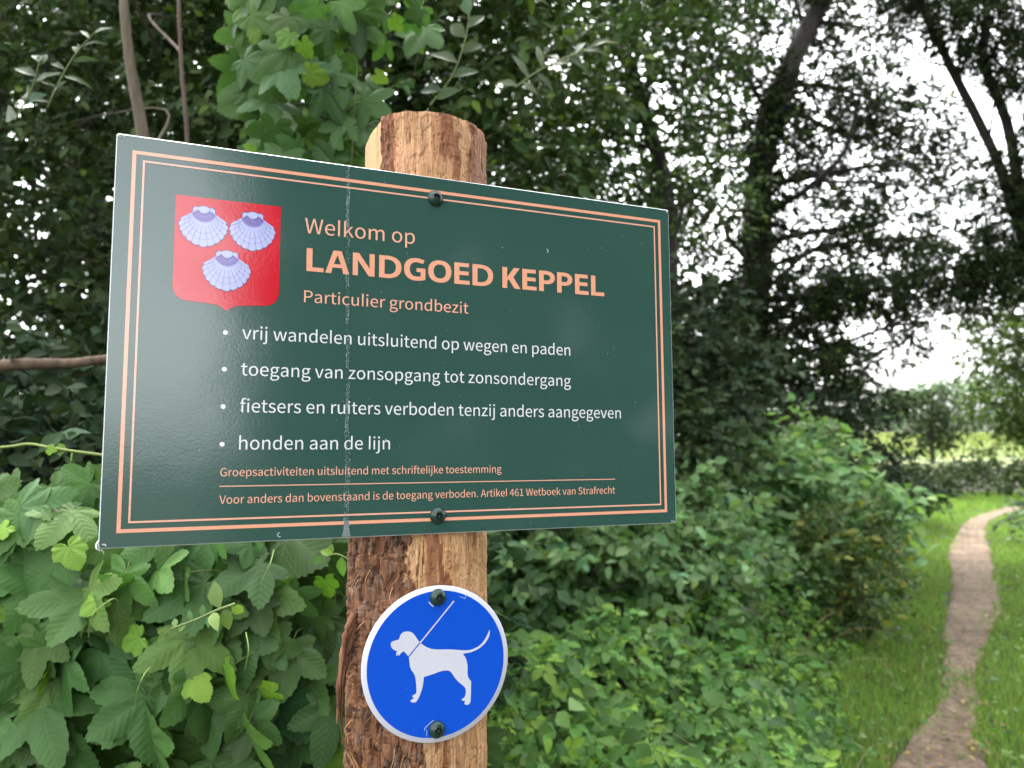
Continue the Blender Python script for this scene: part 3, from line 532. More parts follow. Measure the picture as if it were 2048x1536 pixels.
def shell(cx, cyy, s):
    """scallop shell print; (cx,cyy) hinge point, s = mm per unit; rays fan out downwards"""
    o = empty("scallop_shell"); o.parent = crest; o.matrix_world = SIGN_M
    RT = ((0, 33.5), (20.6, 31.8), (39.6, 29.2), (60, 25.8), (72, 21.6), (78, 16.4), (85, 11.2))
    def R(a):                      # radius of the fan at angle a from straight down
        return float(np.interp(abs(math.degrees(a)), [p[0] for p in RT], [p[1] for p in RT]))
    NR = 13; amax = math.radians(78)
    edges = [-amax + 2 * amax * (i / NR) for i in range(NR + 1)]
    edges = [amax * math.copysign(abs(e / amax) ** 0.92, e) for e in edges]
    def fan(extra):
        P = []
        for i in range(NR):
            a0, a1 = edges[i], edges[i + 1]
            for t in np.linspace(0, 1, 7)[:-1]:
                a = a0 + (a1 - a0) * t
                r = R(a) + 1.25 * math.sin(math.pi * t) ** 0.7 + extra
                P.append((cx + s * r * math.sin(a) * 1.0, cyy - s * r * math.cos(a) * 1.0))
        return P
    def hinge(extra):
        H = [(-10.6, 1.2), (-10.2, 5.2), (-8.2, 6.4), (-5.2, 6.2), (-3.4, 6.9), (-1.5, 7.6), (1.5, 7.6), (3.4, 6.9), (5.2, 6.2), (8.2, 6.4), (10.2, 5.2), (10.6, 1.2)]
        return [(cx + s * (x * (1 + extra / 12)), cyy + s * (y + (extra if y > 2 else 0))) for x, y in H]
    def body(e):
        return fan(e) + [(cx + s * 10.5, cyy + s * (1.0))] + hinge(e)[::-1] + [(cx - s * 10.5, cyy + s * 1.0)]
    A = Acc(); flat_poly(A, [body(0.75)], 0.00045); A.build("outline", SH_LINE, o, smooth=False, world_coords=False)
    A = Acc(); flat_poly(A, [body(0.0)], 0.0006); A.build("valve", SH_PALE, o, smooth=False, world_coords=False)
    A = Acc()
    def strip(P, w, z=0.00075):
        P = np.array(P); d = np.gradient(P, axis=0); nrm = np.stack((-d[:, 1], d[:, 0]), 1); nrm /= np.linalg.norm(nrm, axis=1)[:, None] + 1e-9
        a = P + nrm * w / 2; b = P - nrm * w / 2
        V = np.vstack([np.c_[a, np.full(len(P), z / MM)], np.c_[b, np.full(len(P), z / MM)]]) * MM
        n = len(P); i = np.arange(n - 1)
        A.add(V, None, np.stack((n + i, n + i + 1, i + 1, i), -1))
    for a in edges[1:-1]:
        strip([(cx + s * r * math.sin(a), cyy - s * r * math.cos(a)) for r in np.linspace(12.5, R(a) + .1, 6)], 0.42 * s)
    for f, wd in ((0.62, .3), (0.80, .3)):
        for i in range(NR):
            a0, a1 = edges[i], edges[i + 1]
            strip([(cx + s * (R(a) * f + .7 * math.sin(math.pi * (a - a0) / (a1 - a0))) * math.sin(a), cyy - s * (R(a) * f + .7 * math.sin(math.pi * (a - a0) / (a1 - a0))) * math.cos(a)) for a in np.linspace(a0, a1, 5)], wd * s)
    A.build("ribs", SH_RIB, o, smooth=False, world_coords=False)
    def band(r1, am, inner, z, mat, nm):
        B = Acc()
        top = [(cx + s * r1 * math.sin(a), cyy + s * (4.2 - r1 * math.cos(a))) for a in np.linspace(-am, am, 24)]
        bot = [(cx + s * x, cyy + s * y) for x, y in inner]
        flat_poly(B, [top + bot], z); B.build(nm, mat, o, smooth=False, world_coords=False)
    inn = ((5.4, 3.6), (4.0, 1.4), (2.2, .0), (0, -.5), (-2.2, .0), (-4.0, 1.4), (-5.4, 3.6))
    band(13.2, 1.22, inn, 0.00085, SH_MID, "inner_rim")
    band(12.0, 1.16, inn, 0.00095, SH_BAND, "purple_band")
    A = Acc()
    for a in np.linspace(-.95, .95, 13):
        strip([(cx + s * r * math.sin(a), cyy + s * (4.2 - r * math.cos(a))) for r in np.linspace(6.2, 11.4, 4)], 0.36 * s, 0.00105)
    A.build("band_lines", SH_MID, o, smooth=False, world_coords=False)
    A = Acc(); flat_poly(A, [[(cx + s * x, cyy + s * y) for x, y in ((-6.0, 5.6), (-4.6, 2.4), (-2.4, .6), (0, -.1), (2.4, .6), (4.6, 2.4), (6.0, 5.6), (3.4, 6.9), (1.5, 7.6), (-1.5, 7.6), (-3.4, 6.9))]], 0.00115)
    A.build("umbo", SH_PALE, o, smooth=False, world_coords=False)
shell(81.4, 328.6, 0.98); shell(128.2, 328.4, 0.96); shell(104.4, 285.3, 0.98)

# scuffed line of dried sap down the board, and small chips in the foil
SCUFF = attr_mat("scuff_flakes", 0.35, 0.5)
rng = np.random.default_rng(5)
A = Acc()
for y in np.arange(1.5, 399.5, 0.55):
    xc = 224.6 + 5.6 * (1 - y / 400) + 1.5 * (vnoise(np.array(y / 23.), np.array(0.5), 3) - .5) * 2
    dens = 2.6 * sstep(.35, .75, vnoise(np.array(y / 17.), np.array(3.5), 9)) + .35 + (2.2 if y < 20 else 0) + (0.9 if y > 385 else 0)
    half = 1.5 + (1.9 if y < 20 else 0) + (1.6 if 20 < y < 110 else 0) * .6 + (3.0 * max(0, 1 - y / 7))
    for _ in range(rng.poisson(dens)):
        x = xc + rng.normal(0, half * .5) if rng.random() < .45 else xc + half * rng.choice((-.8, .8)) + rng.normal(0, .25)
        l = rng.uniform(.25, .95); w = rng.uniform(.07, .28); a = rng.normal(math.pi / 2, .5)
        g = rng.uniform(.2, .6)
        ca, sa = math.cos(a), math.sin(a)
        P = [(x + u * ca - v * sa, y + u * sa + v * ca) for u, v in ((-l, 0), (-.2 * l, -w), (l, rng.uniform(-w, w)), (.1 * l, w))]
        P = [(px_, min(max(py_, .6), 399.2)) for px_, py_ in P]
        A.add([(px_ * MM, py_ * MM, 0.0009 + rng.uniform(0, .0003)) for px_, py_ in P], None, [(0, 1, 2, 3)], (g * .9, g, g * 1.02))
# milky dried run near the bottom edge
for k in range(5):
    P = [(228.6 + x, y) for x, y in ((-2.1, 22 - k), (2.4, 22 - k), (2.9, 10), (4.6, 1.2), (-4.6, 1.2), (-2.6, 9))]
A.add([(x * MM, y * MM, 0.00075) for x, y in P], None, None, (.17, .21, .22)); A.T.append(np.array([(0, 5, 1), (1, 5, 2), (5, 4, 2), (2, 4, 3)]) + A.n - 6)
A.build("scuff_line", SCUFF, sign, smooth=False, world_coords=False)["kind"] = "stuff"
A = Acc()
for _ in range(120):
    x, y = rng.uniform(4, 634), rng.uniform(3, 397)
    r = rng.uniform(.12, .45) * (1.5 if rng.random() < .12 else 1)
    A.add([((x + r * math.cos(a) * rng.uniform(.5, 1.2)) * MM, (y + r * math.sin(a) * rng.uniform(.5, 1.2)) * MM, .0010) for a in np.linspace(0, 2 * math.pi, 6, endpoint=False)],
          [(0, 1, 2), (0, 2, 3), (0, 3, 4), (0, 4, 5)], None, (.5, .55, .55))
for (x, y, r, a0, a1, w) in ((162, 6.2, 2.4, 1.6, 5.2, .55), (462, 328, 2.6, -.9, 1.5, .7), (4.5, 2.0, 2.6, .2, 2.2, .9)):
    P = [(x + rr * math.cos(a), y + rr * math.sin(a)) for rr in (r, r - w) for a in np.linspace(a0, a1, 9)]
    A.add([(px_ * MM, py_ * MM, .0011) for px_, py_ in P], None, [(i + 9, i, i + 1, i + 10) for i in range(8)], (.75, .78, .78))
for (x, y, s) in ((635, 3, 3.2), (631, 2, 2.5), (636, 8, 2.0), (3, 397, 2.6), (6.5, 398.5, 2.2), (635, 397, 2.4)):
    for _ in range(7):
        u, v = x + rng.normal(0, s * .35), y + rng.normal(0, s * .35)
        u = min(u, 637.3); v = min(max(v, .4), 399.6); r = rng.uniform(.25, .8)
        A.add([(min(u + r, 637.5) * MM, v * MM, .0011), (u * MM, min(v + r * .7, 399.8) * MM, .0011), ((u - r) * MM, v * MM, .0011), (u * MM, max(v - r * .6, .2) * MM, .0011)], None, [(0, 1, 2, 3)], (.6, .63, .63))
A.build("paint_chips", SCUFF, sign, smooth=False, world_coords=False)["kind"] = "stuff"
# lifted curl of foil at the lower left corner
A = Acc()
cur = [(0.4, 7.5, .0006), (-1.2, 4, .0035), (-.6, 1.0, .0062), (2.2, -1.0, .0052), (4.4, -1.8, .0022), (4.9, -4.6, .0016)]
A.tube(np.array([(x * MM, y * MM, z) for x, y, z in spline(cur, 16)]), np.linspace(.0009, .0004, 16), 6, (.62, .65, .66))
A.build("peeled_corner", SCUFF, sign, world_coords=False)

# dome-head screws
SCREW = flat_mat("screw_green_paint", (0.012, 0.042, 0.031), 0.28)
RECESS = flat_mat("screw_recess_metal", (0.006, 0.008, 0.009), 0.35)
def screw(parent, x, y, z0=0.0006, tilt=(0, 0)):
    n = 48; th = np.linspace(0, 2 * math.pi, n, endpoint=False)
    prof = [(9.0, 0.0), (9.1, .6), (8.8, 1.5), (8.0, 2.9), (6.6, 4.3), (5.2, 5.1), (4.4, 5.6)]
    V = []; 
    for r, h in prof: V += [(r * math.cos(t), r * math.sin(t), h) for t in th]
    star = lambda t: 3.3 * (1 + .2 * math.cos(6 * t))
    V += [(star(t) * 1.04, 0, 5.75) for t in th]
    k = len(prof) * n
    for i, t in enumerate(th): V[k + i] = (star(t) * math.cos(t) * 1.05, star(t) * math.sin(t) * 1.05, 5.8)
    Q = [(a * n + i, a * n + (i + 1) % n, (a + 1) * n + (i + 1) % n, (a + 1) * n + i) for a in range(len(prof)) for i in range(n)]
    me = mesh("screw_head", np.array(V) * MM, [np.array(Q)])
    o = link("screw", me, parent, SCREW, False)
    o.location = (x * MM, y * MM, z0); o.rotation_euler = (tilt[0], tilt[1], 0.4 * x)
    V = [(star(t) * math.cos(t) * 1.06, star(t) * math.sin(t) * 1.06, 5.8) for t in th] + [(star(t) * math.cos(t) * .9, star(t) * math.sin(t) * .9, 2.6) for t in th] + [(0, 0, 2.2)]
    Q = [(i, (i + 1) % n, n + (i + 1) % n, n + i) for i in range(n)]
    T = [(n + i, n + (i + 1) % n, 2 * n) for i in range(n)]
    me = mesh("star_recess", np.array(V) * MM, [np.array(T), np.array(Q)], smooth=False)
    r = link("star_recess", me, o, RECESS, False)
    return o
screw(sign, 323.6, 375.4, tilt=(.05, -.10)); screw(sign, 327.8, 19.7)

# ---------------------------------------------------------------- round dog sign
DX, DY, DR = 328.1, -137.0, 81.6
dog = sign_frame("dog_lead_sign", DX * MM, DY * MM)
tag(dog, "round blue sign with white leashed dog, screwed to the log post below the board", "sign")
BLUE = film_mat("disc_blue_print", (0.0005, 0.080, 0.60), rough=0.35, peel=0.00006, var=0.03, spec=.35)
DWHITE = film_mat("disc_white_print", (0.64, 0.65, 0.74), rough=0.32, peel=0.00006, var=0.03)
def disc(name, r0, r1, z, mat, thick=None):
    n = 128; th = np.linspace(0, 2 * math.pi, n, endpoint=False)
    c, s = np.cos(th), np.sin(th)
    if thick:
        prof = [(r1, -thick), (r1, -.4), (r1 - .4, 0)]
        V = np.vstack([np.c_[r * c, r * s, np.full(n, h)] for r, h in prof] + [[(0, 0, 0), (0, 0, -thick)]]) * MM
        Q = [(a * n + i, a * n + (i + 1) % n, (a + 1) * n + (i + 1) % n, (a + 1) * n + i) for a in range(2) for i in range(n)]
        T = [(2 * n + i, 2 * n + (i + 1) % n, 3 * n) for i in range(n)] + [((i + 1) % n, i, 3 * n + 1) for i in range(n)]
        V[:, 2] += z
        return link(name, mesh(name, V, [np.array(T), np.array(Q)], smooth=False), dog, mat, False)
    V = np.vstack([np.c_[r1 * c, r1 * s, np.zeros(n)], [(0, 0, 0)]]) * MM
    V[:, 2] = z
    return link(name, mesh(name, V, [np.array([(i, (i + 1) % n, n) for i in range(n)])], smooth=False), dog, mat, False)
disc("white_plate", 0, DR, 0.001, DWHITE, 3.0)
disc("blue_face", 0, DR - 5.2, 0.0013, BLUE)
# outline of the dog, traced in photo pixels (zoom 4.15 from 700,1140), carried into the sign plane
def px2sign(px, py):
    d = c2w(((px - 1024) / FPX, (768 - py) / FPX, 1.0)); o = Vector((0, 0, CAM_Z))
    k = (T0 - o).dot(R3) / d.dot(R3); q = o + d * k - T0
    return q.dot(R1) / MM, q.dot(R2) / MM
def dpt(x, y):
    a, b = px2sign(700 + x / 4.15, 1140 + y / 4.15)
    return a - DX, b - DY
head = [(335,612),(338,598),(352,588),(375,582),(398,575),(408,562),(412,543),(425,523),(445,511),(470,506),(495,509),(518,520),(535,540),(548,562),(562,580),(575,597),
        (480,714),(470,700),(455,682),(443,672),(430,678),(418,690),(408,703),(402,713),(397,695),(388,708),(380,708),(382,690),(385,668),(370,665),(350,652),(338,636)]
bodyp = [(582,603),(600,617),(630,636),(665,650),(700,656),(740,657),(800,656),(850,657),(900,661),(950,664),(985,662),(1020,652),(1060,632),(1095,602),(1120,565),(1140,525),(1155,491),(1157,510),
        (1153,540),(1140,570),(1115,607),(1080,640),(1040,664),(1000,680),(960,688),(933,693),(950,715),(963,745),(970,780),(972,810),(970,850),(975,880),(985,900),(1001,920),(1001,960),(1000,1010),(998,1060),
        (996,1090),(988,1108),(970,1116),(952,1114),(944,1102),(950,1090),(950,1080),(938,1084),(925,1078),(924,1068),(938,1060),(952,1040),(958,1015),(956,985),(945,965),(920,945),(890,920),(865,890),(845,858),
        (828,838),(805,830),(770,833),(735,842),(690,860),(650,873),(610,885),(607,915),(602,950),(593,990),(580,1030),(565,1062),(550,1085),(542,1095),(520,1097),(500,1091),(498,1080),(510,1071),(525,1065),
        (527,1057),(515,1052),(514,1040),(524,1034),(537,1027),(548,1012),(548,985),(546,950),(542,910),(538,880),(525,852),(505,826),(494,800),(493,770),(488,745),(486,722)]
A = Acc()
flat_poly(A, [[dpt(*p) for p in head]], 0.0016); flat_poly(A, [[dpt(*p) for p in bodyp]], 0.0016)
A.build("dog_pictogram", DWHITE, dog, smooth=False, world_coords=False)
A = Acc(); flat_poly(A, [[dpt(*p) for p in ((576, 597), (584, 604), (863, 259), (855, 252))]], 0.0016)
A.build("lead_line", DWHITE, dog, smooth=False, world_coords=False)
A = Acc()
for pts, w in ((((905,218),(930,226),(950,236)), 3), (((950,236),(956,205)), 3), (((612,1330),(620,1305),(650,1275),(690,1243)), 5), (((632,1375),(633,1320)), 3), (((650,262),(668,285),(690,300)), 9), (((690,1395),(696,1412)), 5)):
    P = np.array([dpt(*p) for p in pts]); 
    for a, b in zip(P[:-1], P[1:]):
        d = (b - a) / np.linalg.norm(b - a); nn = np.array((-d[1], d[0])) * w / 4.15 / 2 * .55
        q = [a + nn, a - nn, b - nn, b + nn]
        A.add([(x * MM, y * MM, .0019) for x, y in q], None, [(0, 1, 2, 3)], (.55, .6, .66))
for x, y in ((465, 980), (1025, 1185), (860, 770), (890, 815), (990, 1045), (855, 685)):
    a, b = dpt(x, y); r = .35
    A.add([((a + r) * MM, b * MM, .0019), (a * MM, (b + r) * MM, .0019), ((a - r) * MM, b * MM, .0019), (a * MM, (b - r) * MM, .0019)], None, [(0, 1, 2, 3)], (.5, .48, .45))
A.build("scratches", SCUFF, dog, smooth=False, world_coords=False)["kind"] = "stuff"
screw(dog, 0, -67.6 - DY, z0=.0016); screw(dog, -.6, -205.2 - DY, z0=.0016)

# ---------------------------------------------------------------- log post
PCX, PR = 0.333, 0.0765
post = sign_frame("log_post", PCX, 0)
tag(post, "thick peeled log post carrying the two signs, torn bark on its left side", "post")
PZ = -0.0035 - PR - 0.001            # axis behind the boards
def post_grid(th, v, ragged=None):
    pass
def build_post():
    nth, v0, v1 = 620, -1.72, 0.479
    th = np.linspace(-math.pi, math.pi, nth, endpoint=False)
    vv = np.concatenate((np.linspace(v0, -.30, 120)[:-1], np.linspace(-.30, .02, 300)[:-1], np.linspace(.02, .37, 50)[:-1], np.linspace(.37, v1, 110)))
    TH, VV = np.meshgrid(th, vv)
    S = TH * PR * 1000; Y = VV * 1000               # mm on the surface
    # wavy grain
    Sw = S + 5 * (fbm(Y / 60, S / 30, 40) - .5)
    grain = fbm(Sw / 1.1, Y / 38, 1, 4)
    grain2 = fbm(Sw / 4.5, Y / 120, 2, 4)
    fine = fbm(S / .7, Y / 5, 3, 3)
    # --- sapwood
    tan = np.array((.53, .29, .130)); pale = np.array((.64, .395, .210)); ochre = np.array((.33, .145, .050))
    k = sstep(.3, .75, grain2)[..., None]
    c = tan * (1 - k) + pale * k
    k = (sstep(.52, .72, grain) * .55)[..., None]; c = c * (1 - k) + ochre * k
    k = (sstep(.60, .75, fbm(Sw / 1.2, Y / 60, 21, 3)) * .6)[..., None]; c = c * (1 - k) + np.array((.30, .135, .06)) * k
    h = (grain - .5) * .5 + (fine - .5) * .25 + (fbm(S / 12, Y / 60, 7) - .5) * 2.6
    # tool-shaved flakes with little steps
    fl = fbm(S / 14, Y / 26, 30, 3); step = sstep(.50, .515, fl)
    h += step * 1.0
    st2 = sstep(.47, .475, fbm(S / 6, Y / 9, 34, 4)); h += st2 * .45
    c = c * (1 - .10 * step[..., None]) * (1.03 - .10 * st2[..., None])
    pit = sstep(.70, .74, fbm(S / 1.6, Y / 2.6, 35, 3)); c = c * (1 - .55 * pit[..., None]); h -= pit * .5
    # pinkish inner sapwood flake areas in the upper part
    up = sstep(.36, .40, VV)
    k = (up * .55 * sstep(.35, .6, fbm(S / 20, Y / 25, 33)))[..., None]; c = c * (1 - k) + np.array((.62, .325, .185)) * k
    # --- cambium streaks (red brown), vertical
    cam_ = fbm(Sw / 7, Y / 55, 11, 4)
    mask = sstep(.575, .615, cam_ + .08 * (fine - .5))
    low = 1 - sstep(-.02, .10, VV)
    right_clean = sstep(.12, .45, TH) * low
    mask = mask * (1 - .85 * right_clean)
    # explicit streaks seen at the top: one dark groove at left, brown patch mid, brown right flank
    def streak(tc, w, va, vb, wob=.05, seed=50):
        e = np.abs(TH - tc - wob * 2 * (fbm(Y / 22, S * 0 + 3, seed) - .5))
        return (1 - sstep(w * .75, w, e + .10 * w * (fine - .5) * 4)) * sstep(va - .006, va + .006, VV + .02 * (grain - .5)) * (1 - sstep(vb - .004, vb + .004, VV))
    s1 = streak(-.84, .15, .40, .50, .05, 51)
    s2 = streak(.02, .12, .425, .50, .10, 52)
    s3 = streak(.72, .32, .36, .485, .16, 53) * sstep(.34, .46, fbm(Sw / 2.4, Y / 45, 57, 4) + .1 * grain)
    s4 = np.maximum(streak(1.15, .22, .30, .50, .08, 54), .9 * streak(.28, .07, .40, .462, .12, 58))
    s5 = streak(-.13, .10, -.10, .0, .04, 55); s6 = streak(.62, .05, -.02, .05, .05, 56)
    mask = np.maximum.reduce([mask * (1 - .62 * up), s1, s2 * .9, s3 * .95, s4, s5 * .8, s6 * .8])
    kk = fbm(Sw / 1.3, Y / 20, 14, 4)
    cb = np.array((.145, .045, .022)) * (1 - kk[..., None]) * 1.3 + np.array((.27, .105, .042)) * kk[..., None] * .9
    dk = (sstep(.5, .7, fbm(Sw / 2.2, Y / 18, 15, 4)) * np.maximum(s1, .35))[..., None]
    cb = cb * (1 - dk * .75) + np.array((.045, .020, .012)) * dk * .75
    k = mask[..., None] * .92; c = c * (1 - k) + cb * k
    h += mask * .35 - s1 * 2.2 * sstep(.4, .6, fbm(S / 3, Y / 10, 16))
    # shaved flat, yellow, at the upper left
    flat = (1 - sstep(-1.02, -.98, TH + .02 * (fine - .5))) * sstep(.33, .36, VV)
    k = flat[..., None]; yel = np.array((.45, .28, .115)) * (.82 + .36 * grain2[..., None]) * (1 - .35 * sstep(.6, .75, grain)[..., None])
    c = c * (1 - k) + yel * k
    h = h * (1 - flat) + flat * ((grain - .5) * .15 - 1.2)
    # drying cracks
    ck = np.abs(2 * fbm(S / 10 + .25 * fbm(S / 3, Y / 14, 37), Y / 210, 36, 3) - 1)
    ckm = (1 - sstep(.008, .028, ck)) * sstep(.42, .58, fbm(S / 15, Y / 45, 38, 3))
    c = c * (1 - .72 * ckm[..., None]); h -= ckm * 1.6
    # loose slivers: short bright and dark dashes along the grain
    sl = fbm(Sw / .8, Y / 9, 39, 3); c = c * (1 + .22 * sstep(.62, .72, sl)[..., None] - .30 * (1 - sstep(.27, .36, sl))[..., None])
    # --- bark on the left of the lower part
    edge = np.where(VV > -.13, -.38, -.62) + .50 * (fbm(S / 13, Y / 28, 61, 4) - .5) + .22 * (fbm(S / 4, Y / 9, 62, 3) - .5)
    edge = edge + .25 * sstep(-.235, -.215, -np.abs(VV + .225) - .2) 
    bk = (1 - sstep(-.012, .012, TH - edge)) * (1 - sstep(.10, .14, VV)) * (1 - sstep(2.7, 2.8, -TH))
    bare = sstep(.615, .64, fbm(S / 11, Y / 30, 64, 4)) * .92
    bk2 = bk * (1 - bare)
    pl = fbm(Sw / 15, Y / 34, 65, 5); pf = fbm(Sw / 2.6, Y / 8, 66, 5)
    crack = np.abs(2 * fbm(Sw / 9, Y / 36, 67, 4) - 1)          # small along the cracks
    crk = 1 - sstep(.02, .12, crack)
    xcr = 1 - sstep(.02, .09, np.abs(2 * fbm(Sw / 26, Y / 9, 69, 4) - 1))
    hb = 4.0 + 7.0 * (pl - .5) + 2.2 * (pf - .5) - 2.6 * crk - 1.1 * xcr + 2.2 * (1 - sstep(-1.5, -.7, TH))
    hb = np.maximum(hb, .3)
    h = h * (1 - bk) + bk * ((grain - .5) * 1.2 + (fbm(Sw / 2, Y / 30, 68, 4) - .5) * 3 + 2.4 * (1 - sstep(-1.5, -.7, TH))) + bk2 * hb
    b1, b2, b3, b4 = np.array((.100, .046, .025)), np.array((.21, .094, .042)), np.array((.022, .012, .009)), np.array((.18, .122, .088))
    t = sstep(.38, .66, pf)[..., None]; cbk = b1 * (1 - t) + b2 * t
    t = (np.maximum(crk, xcr * .7) * .85)[..., None]; cbk = cbk * (1 - t) + b3 * t
    t = sstep(.52, .66, fbm(Sw / 5, Y / 12, 72, 5))[..., None] * .7; cbk = cbk * (1 - t) + b4 * t
    t = sstep(.62, .68, fbm(Sw / 9, Y / 26, 73, 4))[..., None] * .85; cbk = cbk * (1 - t) + np.array((.21, .090, .040)) * (.6 + .8 * pf[..., None]) * t
    fib = sstep(.3, .7, fbm(Sw / .9, Y / 40, 74, 4))[..., None]
    cin = np.array((.085, .034, .018)) * (1 - fib) + np.array((.22, .098, .044)) * fib
    k = bk[..., None]; c = c * (1 - k) + cin * k
    k = bk2[..., None]; c = c * (1 - k) + cbk * k
    # end cut: slightly uneven rim
    rim = sstep(v1 - .010, v1, VV)
    R = PR + h * MM - flat * np.maximum(0, np.cos(TH + 1.45) - .80) * .05
    Rw = R - rim ** 6 * .0006
    topz = np.where(VV > v1 - .014, VV + (VV - v1 + .014) / .014 * (.0034 * (fbm(TH * 9, TH * 0, 80, 5) - .5) - .004 * np.maximum(0, TH - .35) - .006 * (1 - sstep(-2.1, -.98, TH))), VV)
    nv = len(vv)
    V = np.stack((R * 0 + Rw * np.sin(TH), topz, PZ + Rw * np.cos(TH)), -1).reshape(-1, 3)
    C = np.clip(c, 0, 1).reshape(-1, 3)
    i = np.arange(nv - 1)[:, None] * nth; j = np.arange(nth)[None]; k = (j + 1) % nth
    Q = np.stack((i + j, i + k, i + nth + k, i + nth + j), -1).reshape(-1, 4)
    me = mesh("log", V, [Q], C)
    link("log", me, post, attr_mat("log_wood", .62, .25, 900.0, .0004), False)
    # sawn end
    rimV = V[-nth:]
    rings = [rimV]
    ctr = np.array((0, v1 + .002, PZ))
    for f in (.8, .55, .3): rings.append(ctr + (rimV - ctr) * np.array((f, 1, f)))
    VV2 = np.vstack(rings + [[ctr]]); n = nth
    Q = [(a * n + i_, a * n + (i_ + 1) % n, (a + 1) * n + (i_ + 1) % n, (a + 1) * n + i_) for a in range(3) for i_ in range(n)]
    T = [(3 * n + i_, 3 * n + (i_ + 1) % n, 4 * n) for i_ in range(n)]
    cc = np.array((.58, .36, .19)) * (0.8 + .4 * fbm(VV2[:, 0] * 300, VV2[:, 2] * 300, 90))[:, None]
    link("sawn_end", mesh("sawn_end", VV2, [np.array(T), np.array(Q)], cc), post, attr_mat("end_grain", .8), False)
build_post()
# shreds of bark and fibres hanging from the left flank
rng = np.random.default_rng(11)
BARKF = attr_mat("bark_fibre", .8, .2)
def shred(pts, w0, w1, col, th=.0012):
    P = spline(pts, 14); n = len(P)
    w = np.linspace(w0, w1, n) * (1 + .25 * rng.standard_normal(n))
    V = []
    for k in range(n):
        a = P[k]; s = np.array((.75, .12 * math.sin(k * 1.3), .65)) * w[k] / 2
        V += [a - s + (0, 0, th), a + s * .3 + (0, 0, th * 1.6), a + s + (0, 0, 0), a - s * .2 - (0, 0, th)]
    Q = [(k * 4 + i, k * 4 + (i + 1) % 4, k * 4 + 4 + (i + 1) % 4, k * 4 + 4 + i) for k in range(n - 1) for i in range(4)]
    A.add(np.array(V), None, np.array(Q), col)
A = Acc()
lx = -.086
for k in range(7):       # hanging bundle
    y0 = -.088 - .004 * k; ln = (.05, .075, .10, .115, .085, .095, .06)[k]
    out_ = rng.uniform(.006, .013)
    c = np.array((.145, .065, .034)) * rng.uniform(.5, 1.5)
    shred([(lx + .003, y0, PZ + .022), (lx - .004 - out_ * .4, y0 - ln * .4, PZ + .024 + rng.uniform(-.004, .004)), (lx - out_ * .9 - .003, y0 - ln * .75, PZ + .026), (lx - out_ * rng.uniform(.9, 1.3) - .002, y0 - ln, PZ + .026)],
          rng.uniform(.009, .014), .0015, c, .002)
for k in range(12):      # splinters standing off lower down
    y0 = -.235 + rng.uniform(-.03, .02); ln = rng.uniform(.02, .045)
    c = np.array((.34, .17, .08)) * rng.uniform(.5, 1.4)
    shred([(lx + .007, y0 - ln, PZ + .02 + rng.uniform(-.01, .02)), (lx - .002, y0 - ln * .4, PZ + .024), (lx - rng.uniform(.002, .012), y0, PZ + .026)], rng.uniform(.002, .005), .0005, c)
for k in range(26):      # fine raised fibres over the bark
    y0 = rng.uniform(-.26, -.02); t = rng.uniform(-1.5, -.35); R_ = PR + .006
    p0 = np.array((R_ * math.sin(t), y0, PZ + R_ * math.cos(t))); dn = np.array((math.sin(t), 0, math.cos(t)))
    ln = rng.uniform(.008, .03)
    A.tube(spline([p0 - dn * .004, p0 + dn * .002 + (rng.normal(0, .003), -ln * .5, 0), p0 + dn * rng.uniform(0, .004) + (rng.normal(0, .006), -ln, 0)], 7), np.linspace(.0006, .0002, 7), 5, np.array((.45, .24, .11)) * rng.uniform(.5, 1.3))
A.build("bark_shreds", BARKF, post, world_coords=False)

# small red tag low on the post, only its upper edge in view
tg = sign_frame("route_tag", .3278, -.2475)
tag(tg, "small red and white tag on the post under the round dog sign", "tag")
A = Acc(); A.box((-.010, -.028, -.003), (.010, 0.0, .0015), (.55, .01, .02))
A.build("red_plate", attr_mat("tag_red_plate", .4), tg, False, False)
A = Acc(); A.box((.0055, -.026, .0016), (.0092, -.0010, .0022), (.75, .75, .75)); A.box((-.0005, -.026, .0016), (.0012, -.0006, .0024), (.05, .05, .055)); A.box((-.0105, -.0006, -.002), (.0105, .0009, .0021), (.06, .05, .05))
A.build("tag_marking", attr_mat("tag_marking_print", .4), tg, False, False)
# ---------------------------------------------------------------- ground, path, field
PATH_PX = [(1785, 1980, 1760), (1770, 1980, 1536), (1822, 1966, 1472), (1860, 1961, 1421), (1877, 1957, 1353), (1881, 1984, 1284), (1885, 2010, 1216),
           (1893, 1992, 1148), (1897, 1988, 1095), (1912, 1976, 1064), (1934, 1984, 1043), (1972, 2022, 1027), (2034, 2088, 1015), (2130, 2200, 1006), (2260, 2340, 1000)]
PL = np.array([gp(a, y)[:2] for a, b, y in PATH_PX]); PRr = np.array([gp(b, y)[:2] for a, b, y in PATH_PX])
PL = np.vstack((PL[:1] + (-.02, -1.2), PL)); PRr = np.vstack((PRr[:1] + (.02, -1.2), PRr))
PLs, PRs = spline(PL, 160), spline(PRr, 160)

def gz(x, y):
    x, y = np.asarray(x, float), np.asarray(y, float)
    return .035 * (fbm(x * .9 + 50, y * .9 + 50, 201, 3) - .5) * sstep(-1, 2, y) + .004 * np.maximum(0, y - 40)

def path_dist(x, y):
    """signed distance-like value: <0 on the path (uses nearest centre sample)"""
    C = (PLs + PRs) / 2; W = np.linalg.norm(PLs - PRs, axis=1) / 2
    x, y = np.ravel(x), np.ravel(y); r = np.empty(len(x))
    for i in range(0, len(x), 20000):
        d = np.hypot(x[i:i + 20000, None] - C[None, :, 0], y[i:i + 20000, None] - C[None, :, 1])
        k = d.argmin(1); r[i:i + 20000] = d[np.arange(len(k)), k] - W[k]
    return r

